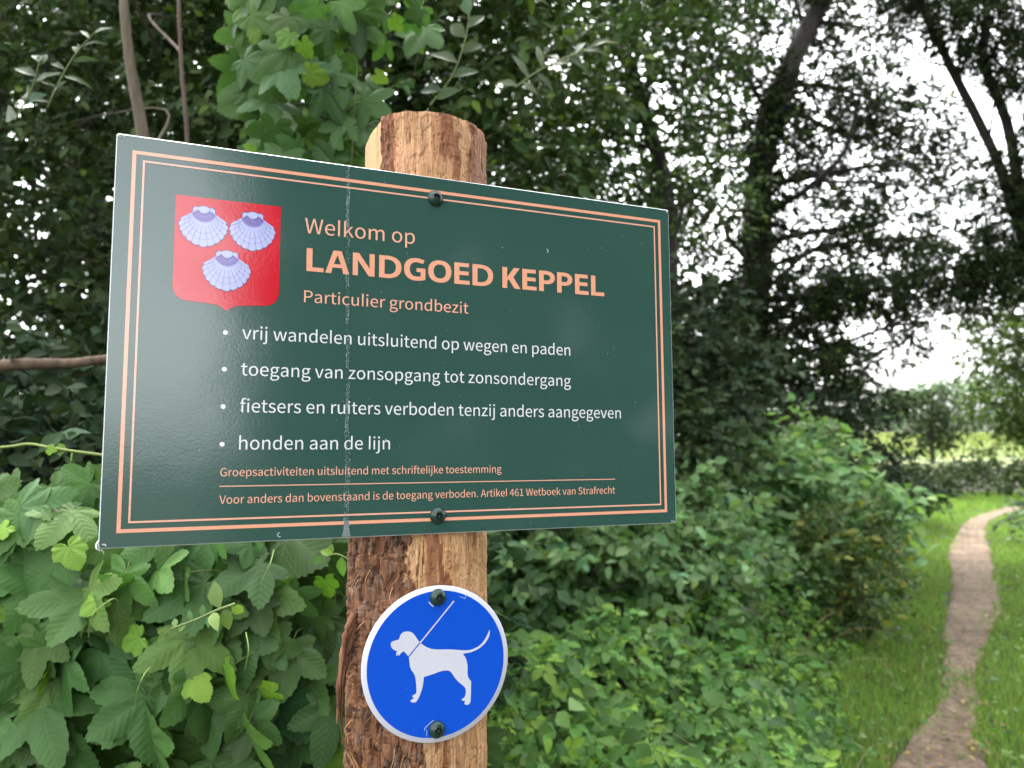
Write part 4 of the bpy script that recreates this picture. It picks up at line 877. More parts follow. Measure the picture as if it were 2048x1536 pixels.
def grid(xs, ys):
    X, Y = np.meshgrid(xs, ys); n, m = X.shape
    i = np.arange(n - 1)[:, None] * m; j = np.arange(m - 1)[None]
    return X, Y, np.stack((i + j, i + j + 1, i + m + j + 1, i + m + j), -1).reshape(-1, 4)

def ground_mat():
    m, t, p, o = new_mat("woodland_soil"); L = t.links.new
    co = N(t, "ShaderNodeTexCoord")
    n1 = N(t, "ShaderNodeTexNoise", Scale=3.0, Detail=8.0, Roughness=.7); L(co.outputs["Object"], n1.inputs["Vector"])
    r = N(t, "ShaderNodeValToRGB"); e = r.color_ramp.elements
    e[0].position = .3; e[0].color = (.016, .012, .008, 1); e[1].position = .7; e[1].color = (.032, .034, .014, 1)
    L(n1.outputs[0], r.inputs[0]); L(r.outputs[0], p.inputs["Base Color"]); p.inputs["Roughness"].default_value = .95
    return m
xs = np.concatenate((-np.geomspace(500, 8, 22), np.linspace(-7, 9, 65), np.geomspace(10, 500, 22)))
ys = np.concatenate((-np.geomspace(300, 4, 14), np.linspace(-3, 18, 85), np.geomspace(18.5, 900, 40)))
X, Y, Q = grid(xs, ys)
g = link("ground", mesh("ground", np.stack((X, Y, gz(X, Y)), -1).reshape(-1, 3), [Q]), None, ground_mat()); tag(g, None, None, kind="structure")

def path_mat():
    m, t, p, o = new_mat("trodden_sand"); L = t.links.new
    co = N(t, "ShaderNodeTexCoord")
    n1 = N(t, "ShaderNodeTexNoise", Scale=2.6, Detail=6.0, Roughness=.65); n2 = N(t, "ShaderNodeTexNoise", Scale=22.0, Detail=6.0, Roughness=.75)
    for n in (n1, n2): L(co.outputs["Object"], n.inputs["Vector"])
    r = N(t, "ShaderNodeValToRGB"); e = r.color_ramp.elements
    e[0].position = .3; e[0].color = (.135, .092, .062, 1); e[1].position = .72; e[1].color = (.31, .226, .158, 1)
    L(n1.outputs[0], r.inputs[0])
    r2 = N(t, "ShaderNodeValToRGB"); e = r2.color_ramp.elements
    e[0].position = .36; e[0].color = (.30, .28, .26, 1); e[1].position = .56; e[1].color = (1.1, 1.08, 1.05, 1)
    L(n2.outputs[0], r2.inputs[0])
    mx = N(t, "ShaderNodeMix", data_type='RGBA', blend_type='MULTIPLY'); mx.inputs[0].default_value = .9
    L(r.outputs[0], mx.inputs[6]); L(r2.outputs[0], mx.inputs[7]); L(mx.outputs[2], p.inputs["Base Color"])
    b = N(t, "ShaderNodeBump", Strength=1.0, Distance=.045); L(n2.outputs[0], b.inputs["Height"]); L(b.outputs[0], p.inputs["Normal"])
    p.inputs["Roughness"].default_value = .95
    return m
tt = np.linspace(-.05, 1.05, 15)
ragL = .24 * (fbm(np.arange(160) / 5., np.zeros(160), 211, 3) - .5); ragR = .24 * (fbm(np.arange(160) / 5., np.ones(160) * 7, 212, 3) - .5)
P = PLs[:, None] + (PRs - PLs)[:, None] * (tt[None, :, None] + ragL[:, None, None] * (1 - tt)[None, :, None] + ragR[:, None, None] * tt[None, :, None])
dish = -.020 * (1 - (2 * tt - 1) ** 2).clip(0)
Z = gz(P[..., 0], P[..., 1]) + .036 + dish[None] + .022 * (fbm(P[..., 0] * 5, P[..., 1] * 5, 213, 4) - .5) - .045 * (np.abs(2 * tt - 1) > .9)[None]
n, m_ = Z.shape
i = np.arange(n - 1)[:, None] * m_; j = np.arange(m_ - 1)[None]
po_ = link("path", mesh("path", np.concatenate((P, Z[..., None]), -1).reshape(-1, 3), [np.stack((i + j, i + j + 1, i + m_ + j + 1, i + m_ + j), -1).reshape(-1, 4)]), None, path_mat())
tag(po_, None, None, kind="structure")

m, t, p, o = new_mat("meadow_grass"); L = t.links.new
co = N(t, "ShaderNodeTexCoord"); mp = N(t, "ShaderNodeMapping"); mp.inputs["Scale"].default_value = (.3, .09, 1); L(co.outputs["Object"], mp.inputs[0])
nz = N(t, "ShaderNodeTexNoise", Scale=1.0, Detail=6.0); L(mp.outputs[0], nz.inputs["Vector"])
r = N(t, "ShaderNodeValToRGB"); e = r.color_ramp.elements
e[0].position = .35; e[0].color = (.075, .115, .024, 1); e[1].position = .7; e[1].color = (.165, .175, .050, 1)
L(nz.outputs[0], r.inputs[0]); L(r.outputs[0], p.inputs["Base Color"]); p.inputs["Roughness"].default_value = .9
X, Y, Q = grid(np.linspace(8, 190, 50), np.concatenate((np.linspace(27, 60, 14), np.geomspace(63, 170, 20))))
f = link("field", mesh("field", np.stack((X, Y, gz(X, Y) + .05), -1).reshape(-1, 3), [Q]), None, m); tag(f, None, None, kind="structure")

# ---------------------------------------------------------------- leaves
def tmpl_ovate(w=.27, fold=.08, droop=.10):
    V = np.array([(0, 0, 0), (-w * .85, .28, fold), (w * .85, .28, fold), (0, .45, 0), (-w, .52, fold), (w, .52, fold), (-w * .55, .80, fold * .4 - droop * .5), (w * .55, .80, fold * .4 - droop * .5), (0, 1, -droop)], float)
    T = np.array([(0, 3, 1), (0, 2, 3), (1, 3, 4), (2, 5, 3), (4, 3, 6), (5, 7, 3), (6, 3, 8), (3, 7, 8)])
    return V, T, np.c_[V[:, 1], np.abs(V[:, 0])]

def tmpl_small(w=.30, droop=.06):
    V = np.array([(0, 0, 0), (-w, .45, .05), (w, .45, .05), (0, 1, -droop)], float)
    return V, np.array([(0, 2, 1), (1, 2, 3)]), np.c_[V[:, 1], np.abs(V[:, 0])]

def tmpl_compound(kind, k=3, w=.27, rng=None):
    """several ovate leaflets joined at one stalk (bramble, nettle whorl, elder)"""
    base = tmpl_ovate(w)
    Vs, Ts, Us = [], [], []; n = 0
    if kind == 'tri': spec = [(0, .30, .70, 0), (0, .16, .56, 1.15), (0, .16, .56, -1.15)]
    elif kind == 'pin': spec = [(0, .72, .40, 0)] + [(0, .62 - .25 * j, .40, s * 1.0) for j in range(3) for s in (1, -1)]
    for x, y, s, a in spec:
        ca, sa = math.cos(a), math.sin(a)
        V = base[0] * s
        V = np.c_[V[:, 0] * ca + V[:, 1] * sa, -V[:, 0] * sa + V[:, 1] * ca + y, V[:, 2] - .12 * abs(a) * V[:, 1]]
        Vs.append(V); Ts.append(base[1] + n); Us.append(base[2]); n += len(V)
    return np.vstack(Vs), np.vstack(Ts), np.vstack(Us)

def tmpl_hop(rng, lobes=3, nA=84, rings=(.28, .52, .74, .90, 1.0)):
    """palmate serrate leaf; stalk joint at origin, tip towards +y"""
    if lobes == 3: LB = [(0, 1.0, .285), (1.0, .84, .285), (-1.0, .84, .285), (2.0, .50, .30), (-2.0, .50, .30)]
    else: LB = [(0, 1.0, .44), (1.0, .66, .46), (-1.0, .66, .46), (2.0, .48, .46), (-2.0, .48, .46)]
    wk = rng.uniform(.88, 1.18)
    LB = [(a + rng.normal(0, .06) * (abs(a) > 0), l * rng.uniform(.90, 1.08), w * wk * rng.uniform(.94, 1.06)) for a, l, w in LB]
    amax = 2.80
    ang = np.linspace(-amax, amax, nA)
    ang = np.sort(np.concatenate((ang, [b[0] for b in LB])))
    n = len(ang)
    def lobe(a, l, w):             # ovate lobe springing from the stalk joint, far side seen from there
        f = np.clip(ang - a, -1.5, 1.5); A_ = .5 * l
        r = (2 * np.cos(f) / A_) / (np.cos(f) ** 2 / A_ ** 2 + np.sin(f) ** 2 / (w * l) ** 2)
        return r * (1 + .07 * np.exp(-(f / .10) ** 2))
    cand = np.array([lobe(*b) for b in LB])
    kk = cand.argmax(0)
    r = np.maximum(cand.max(0), .22)
    r *= 1 - .25 * sstep(2.3, 2.75, np.abs(ang))
    ser = .040 * (2 * np.abs((np.arange(n) * .5) % 1 - .5) - .5)
    r = r + ser * sstep(.3, .6, r)
    da = np.min(np.abs(ang[None] - np.array([b[0] for b in LB])[:, None]), 0)
    V, U = [(0, 0, 0)], [(0, 0)]
    dr = rng.uniform(.04, .24); fold = rng.uniform(.02, .18); tw = rng.normal(0, .10); wv = rng.uniform(0, 6.28)
    for t in rings:
        x = r * t * np.sin(ang); y = r * t * np.cos(ang)
        al = r * t * np.cos(da); pe = r * t * np.abs(np.sin(da))
        z = fold * pe * (1 - .5 * t) - dr * (r * t) ** 2 + .018 * np.sin(ang * 9 + wv) * t + tw * x * y
        V += list(zip(x, y, z)); U += list(zip(al, pe))
    T, k = [], len(rings)
    for j in range(n - 1): T.append((0, 1 + j + 1, 1 + j))
    for a in range(k - 1):
        for j in range(n - 1):
            p0, p1, p2, p3 = 1 + a * n + j, 1 + a * n + j + 1, 1 + (a + 1) * n + j + 1, 1 + (a + 1) * n + j
            T += [(p0, p1, p2), (p0, p2, p3)]
    return np.array(V), np.array(T), np.array(U)

def norm(v): return v / (np.linalg.norm(v, axis=-1, keepdims=True) + 1e-9)

def leaves(name, tmpls, pos, nrm, tip, size, col, mat, parent=None, rng=None, uv=False):
    """instances of the leaf templates merged into one mesh"""
    Nn = len(pos); nrm = norm(nrm)
    tip = norm(tip - nrm * (tip * nrm).sum(-1, keepdims=True)); sx = np.cross(tip, nrm)
    size = np.broadcast_to(size, (Nn,)); which = (rng or np.random.default_rng(0)).integers(0, len(tmpls), Nn)
    Vs, Ts, Cs, Us = [], [], [], []; n = 0
    for w, (tv, tf, tu) in enumerate(tmpls):
        k = np.flatnonzero(which == w)
        if not len(k): continue
        B = np.stack((sx[k], tip[k], nrm[k]), 1)
        V = np.einsum('vi,nij->nvj', tv, B) * size[k][:, None, None] + pos[k][:, None]
        Vs.append(V.reshape(-1, 3).astype(np.float32))
        Ts.append((tf[None] + (np.arange(len(k)) * len(tv))[:, None, None] + n).reshape(-1, 3))
        Cs.append(np.repeat(col[k], len(tv), 0)); n += len(k) * len(tv)
        if uv: Us.append(np.tile(tu, (len(k), 1)))
    me = mesh(name, np.vstack(Vs), [np.vstack(Ts)], np.vstack(Cs), np.vstack(Us) if uv else None)
    return link(name, me, parent, mat)

def tint(rng, n, base, var=.25, warm=.12, young=None, pyoung=0.0):
    c = np.array(base)[None] * (1 + var * rng.standard_normal((n, 1))).clip(.45, 1.8)
    c = c * (1 + warm * rng.standard_normal((n, 1)) * np.array((1, .15, -.4))[None])
    if young is not None:
        k = rng.random(n) < pyoung
        c[k] = np.array(young)[None] * (1 + .2 * rng.standard_normal((k.sum(), 1)))
    return c.clip(.004, 1)

LEAF_HOP = leaf_mat("hop_leaf", .5, .25, veins=True, spec=.2)
LEAF = leaf_mat("broad_leaf", .5, .32, spec=.18)
LEAF_DARK = leaf_mat("shade_leaf", .6, .14, spec=.08)
LEAF_FAR = leaf_mat("distant_leaf", .7, .2, spec=.08)
GRASSM = leaf_mat("grass_blade", .55, .35, spec=.25)
STEM = attr_mat("green_stem", .6, .3)
BARK_D = bark_mat("dark_bark", (.012, .010, .008), (.038, .032, .026), 40)
BARK_P = bark_mat("pale_bark", (.060, .048, .030), (.15, .122, .080), 30)
BARK_R = bark_mat("reddish_bark", (.060, .040, .030), (.15, .105, .085), 40)

def in_ellipsoid(rng, n, c, r, shell=.0):
    d = norm(rng.standard_normal((n, 3))); u = rng.random((n, 1)) ** (1 / 3.)
    u = shell + (1 - shell) * u
    return np.asarray(c) + d * u * np.asarray(r)

OVATE = [tmpl_ovate(.27, .08, .12), tmpl_ovate(.24, .05, .2), tmpl_ovate(.30, .10, .05)]
WILLOW = [tmpl_ovate(.15, .04, .15), tmpl_ovate(.12, .03, .25)]
SMALL = [tmpl_small(.30), tmpl_small(.25, .12), tmpl_small(.34, .0)]
TRI = [tmpl_compound('tri'), tmpl_compound('tri', w=.31)]
PIN = [tmpl_compound('pin', w=.25)]

def crown(name, parent, seed, clumps, ntwig, per, size, base, mat=None, tm=None, twig=.22, droop=.25, up=.55, var=.3, young=None, py=0.0, facing=.35, twig_col=None):
    """clumps: list of (centre, radii, weight). leaves sit along short twigs, so that gaps stay between sprays"""
    rng = np.random.default_rng(seed)
    w = np.array([c[2] * np.prod(c[1]) ** (2 / 3.) for c in clumps]); w /= w.sum()
    cnt = rng.multinomial(ntwig, w)
    P = np.vstack([in_ellipsoid(rng, k, c[0], c[1], .15) for k, c in zip(cnt, clumps) if k])
    cc = np.vstack([np.tile(np.asarray(c[0], float), (k, 1)) for k, c in zip(cnt, clumps) if k])
    d = norm(norm(P - cc) * .7 + rng.standard_normal((len(P), 3)) * .6 + (0, 0, -droop))
    ln = twig * rng.uniform(.5, 1.4, len(P))
    tcol = rng.uniform(.75, 1.25, len(P))
    u = (np.arange(per) + .5) / per
    sag = -.5 * droop * (u ** 2)
    pos = P[:, None] + d[:, None] * (u[None, :, None] * ln[:, None, None]) + np.array((0, 0, 1.0)) * sag[None, :, None] * ln[:, None, None]
    side = np.where(np.arange(per) % 2, 1, -1)[None, :, None] * norm(np.cross(d, (0, 0, 1.0)))[:, None]
    tipd = norm(d[:, None] * .7 + side * .8 + rng.standard_normal(pos.shape) * .3 + (0, 0, -droop * .8))
    nr = norm(rng.standard_normal(pos.shape) * .55 + (0, -facing, up))
    n = pos.shape[0] * per
    col = tint(rng, n, base, var, young=young, pyoung=py) * np.repeat(tcol, per)[:, None]
    o = leaves(name, tm or OVATE, pos.reshape(-1, 3), nr.reshape(-1, 3), tipd.reshape(-1, 3), size * rng.uniform(.6, 1.25, n), col, mat or LEAF, parent, rng)
    return P, d, ln

def limbs(acc, trunk_pts, trunk_r, clumps, rng, r0=.03, sub=3, col=None, seg=6):
    """boughs from the trunk into each clump with a few forks"""
    T = np.asarray(trunk_pts)
    for c, r, w in clumps:
        c = np.asarray(c, float); r = np.asarray(r, float)
        below = T[T[:, 2] < c[2] + .1]
        k = np.linalg.norm((below if len(below) else T) - c - (0, 0, -.6), axis=1).argmin()
        a = (below if len(below) else T)[k]
        mid = (a + c) / 2 + rng.normal(0, .10, 3) * np.linalg.norm(c - a) + (0, 0, .08)
        acc.tube(spline([a, mid, c], 12), np.linspace(r0, r0 * .4, 12), seg, col)
        for _ in range(sub):
            e = in_ellipsoid(rng, 1, c, r * .95)[0]
            st = mid * .5 + c * .5
            acc.tube(spline([st, (st + e) / 2 + rng.normal(0, .05, 3), e], 8), np.linspace(r0 * .35, r0 * .1, 8), 5, col)

def tree(name, label, cat, seed, trunk, rad, clumps, ntwig, per, size, base, bark, group=None, limb_r=.03, sub=3, extra=None, **kw):
    rng = np.random.default_rng(seed + 1000)
    base_p = np.asarray(trunk[0], float)
    root = empty(name, tuple(base_p)); tag(root, label, cat, group)
    T = spline(trunk, 30); R = np.interp(np.linspace(0, 1, 30), np.linspace(0, 1, len(rad)), rad)
    A = Acc(); A.tube(T, R, 12, None, .05, rng); A.build("trunk", bark, root)
    A = Acc(); limbs(A, T[6:], R, clumps, rng, limb_r, sub)
    if extra:
        for pts, ra, rb in extra: A.tube(spline(pts, 16), np.linspace(ra, rb, 16), 7)
    A.build("branches", bark, root)
    crown("crown", root, seed, clumps, ntwig, per, size, base, **kw)
    return root

def cl(px, py, d, rx, ry, rz=None, w=1.0):
    """foliage clump centred where the photo shows one, at depth d; radii in metres"""
    return (at(px, py, d), (rx, rz if rz else rx, ry), w)
# ---------------------------------------------------------------- hop vines beside and behind the sign
rng = np.random.default_rng(21)
HOP = [tmpl_hop(rng, 3) for _ in range(7)] + [tmpl_hop(rng, 0) for _ in range(1)]
HEART = [tmpl_hop(rng, 0) for _ in range(3)]
def hop_vine(label, seed, n, sampler, size, base, young, py, stems, group=None, upz=.38):
    rng = np.random.default_rng(seed)
    pos, depth = sampler(rng, n)
    root = empty("hop_vine", tuple(pos.mean(0) * (1, 1, 0))); tag(root, label, "vine", group)
    k = len(pos)
    nr = norm(np.c_[rng.normal(0, .55, k), np.full(k, -.95) + rng.normal(0, .25, k), rng.normal(upz, .42, k)])
    tip = np.c_[rng.normal(0, .95, k), np.zeros(k) - .15, np.full(k, -.70)]
    sz = size * rng.uniform(.55, 1.2, k)
    col = tint(rng, k, base, .16, .10)
    isy = rng.random(k) < py
    leaves("leaves", HOP, pos[~isy], nr[~isy], tip[~isy], sz[~isy], col[~isy], LEAF_HOP, root, rng, uv=True)
    if isy.any():
        c2 = tint(rng, isy.sum(), young, .2, .08)
        leaves("young_leaves", HEART, pos[isy] + (0, -.02, .0), nr[isy], tip[isy], sz[isy] * .55, c2, LEAF_HOP, root, rng, uv=True)
    A = Acc()
    for st in stems: A.tube(spline(st, 26), np.linspace(.0028, .0018, 26), 6, np.array((.12, .15, .045)) * rng.uniform(.7, 1.2))
    sel = rng.choice(k, min(k, 260), replace=False)
    for q in sel:      # leaf stalks leading back into the thicket
        b = pos[q] + (rng.normal(0, .03), .07, -.01 + rng.normal(0, .03))
        A.tube(spline([pos[q], (pos[q] + b) / 2 + (0, 0, .012), b], 5), .0011, 4, (.13, .16, .05))
    A.build("stems", STEM, root)
    return root

def sheet(x0, x1, ztop, zbot, y0, bulge, seedn, thick):
    """points on a lumpy curtain of leaves; ztop/zbot are functions of x"""
    def f(rng, n):
        x = rng.uniform(x0, x1, n); zt, zb = ztop(x), zbot(x)
        z = zb + (zt - zb) * rng.random(n)
        y = y0(x, z) + bulge * (fbm(x * 3.2 + 9, z * 3.2, seedn, 3) - .5) * 2 + thick * rng.random(n) ** 1.6
        return np.c_[x, y, z], y
    return f
# big thicket at the lower left (photo x 0-690, y 940-1536); depth 1.1 - 1.5 m
def zt_low(x):
    return 1.385 + .055 * (fbm(x * 5 + 3, x * 0, 301, 3) - .5) * 2 - .10 * sstep(-.50, -.22, x) - .18 * sstep(-.30, -.16, x)
def y_low(x, z): return 1.22 + .30 * sstep(-.55, -.1, x) + .15 * (z - .9) + .0 * x
rr = np.random.default_rng(4)
def vine_paths(n, x0, x1, z0, z1, y):
    P = []
    for _ in range(n):
        x = rr.uniform(x0, x1)
        P.append([(x, y + .12, z0)] + [(x + rr.normal(0, .07), y + rr.uniform(.02, .18), z0 + (z1 - z0) * t) for t in (.25, .5, .75, 1.0)])
    return P
def band(xa, xb):
    return sheet(xa, xb, zt_low, lambda x: np.full_like(x, .62), y_low, .07, 303, .36)
HB, HY = (.066, .146, .038), (.145, .27, .032)
hop_vine("broad lobed hop vine filling the lower left corner of the view", 41, 390, band(-1.28, -.78), .088, HB, HY, .10, vine_paths(10, -1.25, -.8, .0, 1.35, 1.3), "hop vines in the thicket beside the sign")
hop_vine("broad lobed hop vine hanging below the lower left corner of the board", 42, 335, band(-.80, -.42), .088, HB, HY, .10, vine_paths(10, -.8, -.42, .0, 1.35, 1.3), "hop vines in the thicket beside the sign")
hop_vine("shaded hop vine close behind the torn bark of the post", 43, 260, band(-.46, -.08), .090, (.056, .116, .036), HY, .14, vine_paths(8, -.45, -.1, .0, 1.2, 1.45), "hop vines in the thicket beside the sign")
# column of hop climbing a stem behind the top of the board (photo x 430-800, y -60-320)
def samp_top(rng, n):
    z = rng.uniform(1.98, 2.66, n); t = (z - 1.98) / .68
    w = .12 + .11 * t; cx = -.50 + .03 * t
    x = cx + w * rng.uniform(-1, 1, n) * (1 + .25 * (fbm(z * 9, z * 0, 305, 2) - .5) * 2)
    y = 1.66 + .30 * rng.random(n) ** 1.3 + .42 * ((x - cx) / w) ** 2 * .35 + .05 * (fbm(x * 8, z * 8, 306) - .5)
    return np.c_[x, y, z], y
hop_vine("bright hop vine climbing above the top edge of the board", 44, 225, samp_top, .082, (.056, .118, .034), (.105, .195, .025), .18,
         [[(-.38, 1.80, 0), (-.36, 1.80, .9), (-.40, 1.79, 1.7), (-.37, 1.78, 2.3), (-.36, 1.80, 3.0)], [(-.45, 1.82, 0), (-.44, 1.80, 1.2), (-.41, 1.80, 2.1), (-.43, 1.78, 2.9)]], upz=-.05)
# loose runner crossing left of the board
root = empty("hop_runner", (-1.0, 1.35, 0)); tag(root, "thin yellow green runner crossing left of the board above the hop leaves", "vine")
A = Acc(); rp = [at(-60, 900, 1.35), at(20, 893, 1.34), at(60, 888, 1.33), at(110, 897, 1.32), at(205, 910, 1.32), at(330, 925, 1.36)]
A.tube(spline(rp, 40), .0024, 7, (.16, .21, .05))
for a, b in (((1010, 1), (1, 1)),):
    pass
A.build("stem", STEM, root)
k = 6; rg = np.random.default_rng(7)
pp = spline(rp, 40)[rg.integers(4, 36, k)] + rg.normal(0, .006, (k, 3))
leaves("young_leaves", HEART, pp, np.c_[rg.normal(0, .5, k), -np.ones(k), rg.normal(.4, .3, k)], np.c_[rg.normal(0, 1, k), np.zeros(k), rg.normal(-.2, .6, k)], .016, tint(rg, k, (.10, .18, .03)), LEAF, root, rg)
# curling bines hanging in front of the big leaves
for lab, pts in zip(("curled pale tendril among the hop leaves near the left edge", "short pale tendril at the bottom among the hop leaves", "short pale tendril just under the board's lower edge", "pale tendril below the oval leaved sprig"), ([at(177, 1275, 1.12), at(180, 1245, 1.11), at(195, 1220, 1.11), at(225, 1198, 1.13), at(236, 1203, 1.15)], [at(270, 1415, 1.12), at(275, 1380, 1.11), at(288, 1350, 1.12), at(300, 1335, 1.15)],
            [at(525, 1160, 1.16), at(540, 1128, 1.17), at(548, 1100, 1.2)], [at(490, 1340, 1.14), at(497, 1300, 1.14), at(492, 1265, 1.17)])):
    A = Acc(); A.tube(spline(pts, 20), np.linspace(.0007, .0012, 20), 6, (.13, .20, .045))
    tag(A.build("hop_tendril", STEM), lab, "tendril", "tendrils among the hop leaves")

# pale sprig with oval leaves in front of the hop thicket
def sprig(label, pts, r, lv, size, base, tm=OVATE, cat="twig", seed=0, name="leafy_twig", stemc=(.14, .19, .06), mat=None):
    rg = np.random.default_rng(seed); S = spline(pts, 30)
    root = empty(name, tuple(S[0])); tag(root, label, cat)
    A = Acc(); A.tube(S, np.linspace(r, r * .45, 30), 7, stemc); A.build("stem", STEM, root)
    pos, tip, nr, sz = [], [], [], []
    for t, ax, az, s in lv:
        pos.append(S[int(t * 29)]); tip.append((ax, -.25, az)); nr.append((rg.normal(0, .4), -1, rg.normal(.35, .3))); sz.append(size * s)
    k = len(lv)
    leaves("leaves", tm, np.array(pos), np.array(nr), np.array(tip, float), np.array(sz), tint(rg, k, base, .15), mat or LEAF, root, rg)
    return root
sprig("pale light green sprig of oval leaves hanging below the board among hop leaves", [at(470, 1208, 1.06), at(430, 1222, 1.05), at(395, 1238, 1.04), at(330, 1262, 1.05)], .0022,
      [(.08, .7, -.5, .9), (.2, .3, -1, 1.1), (.25, -.5, 1, 1.5), (.45, .1, -1, .7), (.4, .5, -.9, 1.2), (.62, -.1, 1, .6), (.75, -.5, .8, .6), (.8, -.8, -.5, .6), (.95, -.9, -.3, .7), (.99, -.6, -.9, .8), (.9, -.2, .9, .5)],
      .028, (.115, .19, .055), seed=3)
sprig("small drooping twig with bright oval leaves left of the post under the board", [at(700, 1120, 1.2), at(672, 1108, 1.2), at(645, 1118, 1.22)], .0015, [(.3, -.1, -1, 1.2), (.6, -.6, .3, .9), (.8, .4, .8, .8), (.95, -.9, -.2, .9)], .028, (.10, .19, .035), seed=5)
sprig("sallow twig with pointed leaves at the upper left edge of the wood", [at(95, 215, 1.9), at(118, 165, 1.88), at(150, 110, 1.86), at(192, 62, 1.84)], .0026,
      [(.1, -.9, .1, 1.2), (.2, 1, .2, 1.1), (.3, -.8, .5, 1.3), (.42, .9, .1, 1.2), (.5, -.7, .7, 1.1), (.6, .9, .2, 1.1), (.7, -.5, .9, .9), (.8, .8, .4, 1.0), (.9, -.3, 1, .8), (.98, .4, 1, .9)], .058, (.058, .094, .040), WILLOW, seed=6)
sprig("sallow twig of oval grey green leaves left of the pale trunk", [at(30, 240, 1.9), at(62, 180, 1.88), at(80, 120, 1.87)], .0024,
      [(.1, -1, .2, 1.2), (.25, 1, .3, 1.2), (.4, -.8, .5, 1.3), (.6, .6, .8, 1.2), (.75, -.7, .6, 1.0), (.9, .3, 1, .8), (.99, -.2, 1, .8)], .060, (.055, .086, .042), OVATE, seed=8)
sprig("grey green willow spray above the right part of the board", [at(1030, 175, 2.4), at(1080, 140, 2.38), at(1130, 115, 2.36), at(1190, 92, 2.36)], .003,
      [(.05, -.7, .5, 1), (.12, .6, -.7, 1), (.2, -.4, 1, 1.1), (.3, .6, -.5, 1), (.4, -.3, 1, 1.1), (.5, .8, -.4, 1), (.6, -.2, 1, 1.1), (.7, .9, -.3, 1), (.8, .1, 1, 1), (.88, 1, -.2, 1), (.95, .8, .8, 1), (.99, 1, .1, 1)], .085, (.085, .110, .064), WILLOW, seed=9)
sprig("grey green willow shoot behind the top of the post", [at(860, 210, 2.0), at(905, 150, 2.0), at(930, 80, 2.0), at(940, 20, 2.02)], .0026,
      [(.1, 1, .3, 1), (.2, -1, .4, 1), (.32, .9, .5, 1.1), (.45, -.9, .5, 1.1), (.58, .8, .6, 1), (.7, -.7, .7, 1), (.82, .6, .8, .9), (.95, -.3, 1, .9)], .07, (.060, .092, .046), OVATE, seed=10)

# ---------------------------------------------------------------- woodland on the left, behind the board
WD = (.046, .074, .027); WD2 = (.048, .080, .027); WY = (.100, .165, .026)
def ground_at(px, d):
    p = at(px, 800, d); return (p[0], p[1], float(gz(p[0], p[1])) - .05)
tree("woodland_tree", "slim pale trunk leaning beside the upper left corner of the board", "tree", 51,
     [ground_at(330, 2.5), at(325, 700, 2.5), at(288, 290, 2.5), at(264, 150, 2.5), at(250, 40, 2.5), at(243, -100, 2.55), at(235, -500, 2.7)], (.024, .021, .0185, .0165, .015, .013, .010),
     [cl(120, -60, 3.4, .8, .45), cl(420, -200, 3.8, .9, .5), cl(60, 260, 3.5, .45, .40, w=.8), cl(330, 120, 3.9, .5, .4), cl(180, 560, 3.9, .5, .30, w=.5)], 1150, 9, .062, WD, BARK_P,
     group="trees of the wood behind the board", mat=LEAF_DARK, young=WY, py=.03, limb_r=.006)
tree("woodland_sapling", "thin reddish stem right of the slim pale trunk", "tree", 52,
     [ground_at(385, 2.4), at(385, 600, 2.4), at(374, 275, 2.4), at(362, 120, 2.4), at(356, -60, 2.4), at(350, -400, 2.5)], (.0075, .007, .0062, .0058, .005, .003),
     [cl(400, 60, 3.5, .35, .3), cl(470, 300, 3.6, .35, .3), cl(350, -220, 3.4, .6, .3)], 380, 9, .06, WD, BARK_R, group="trees of the wood behind the board", mat=LEAF_DARK, limb_r=.006)
tree("woodland_tree", "dark stemmed tree with a long bare slanting bough at the left edge", "tree", 53,
     [ground_at(-60, 4.6), at(-50, 800, 4.6), at(-20, 300, 4.6), at(20, -50, 4.6), at(60, -500, 4.6)], (.09, .08, .07, .055, .04),
     [cl(40, 380, 4.2, .5, .42), cl(150, 180, 4.6, .7, .5), cl(-150, 300, 4.2, .8, .7), cl(60, -150, 4.5, 1.1, .6), cl(230, 420, 5.2, .5, .35, w=.8)], 1250, 9, .066, WD, BARK_D,
     group="trees of the wood behind the board", mat=LEAF_DARK, young=WY, py=.02, limb_r=.02, extra=[([at(-30, 260, 4.5), at(70, 330, 4.3), at(130, 385, 4.2), at(240, 455, 4.1)], .022, .012)])
tree("woodland_tree", "dark trunk standing in the gap of sky left of the board", "tree", 54,
     [ground_at(150, 6.5), at(148, 700, 6.5), at(140, 300, 6.5), at(120, -200, 6.5)], (.07, .06, .055, .04),
     [cl(120, 250, 6.4, 1.1, .8), cl(330, 420, 6.6, 1.1, .8), cl(50, -100, 6.5, 1.6, .9), cl(-200, 600, 6.3, .8, .8), cl(60, 800, 6.3, .9, .45, w=.9), cl(60, 600, 6.4, 1.0, .45, w=1.0), cl(180, 540, 6.8, .7, .45, w=.9), cl(20, 680, 6.6, .7, .3, w=1.0), cl(320, 800, 6.5, .9, .55)], 2100, 9, .075, WD2, BARK_D,
     group="trees of the wood behind the board", mat=LEAF_DARK, limb_r=.025)
# bare bough lying across
root = empty("bare_bough", tuple(at(-150, 745, 1.97))); tag(root, "thick bare brown bough running level to the left edge of the board", "branch")
A = Acc(); rg = np.random.default_rng(3)
A.tube(spline([at(-300, 760, 2.0), at(-60, 736, 1.95), at(60, 728, 1.95), at(140, 727, 1.95), at(215, 718, 1.95), at(420, 700, 2.0), at(640, 690, 2.25), at(820, 640, 2.6)], 40), np.linspace(.0175, .007, 40), 12, None, .05, rg)
A.build("bough", bark_mat("bough_bark", (.050, .032, .019), (.140, .092, .055), 45), root)
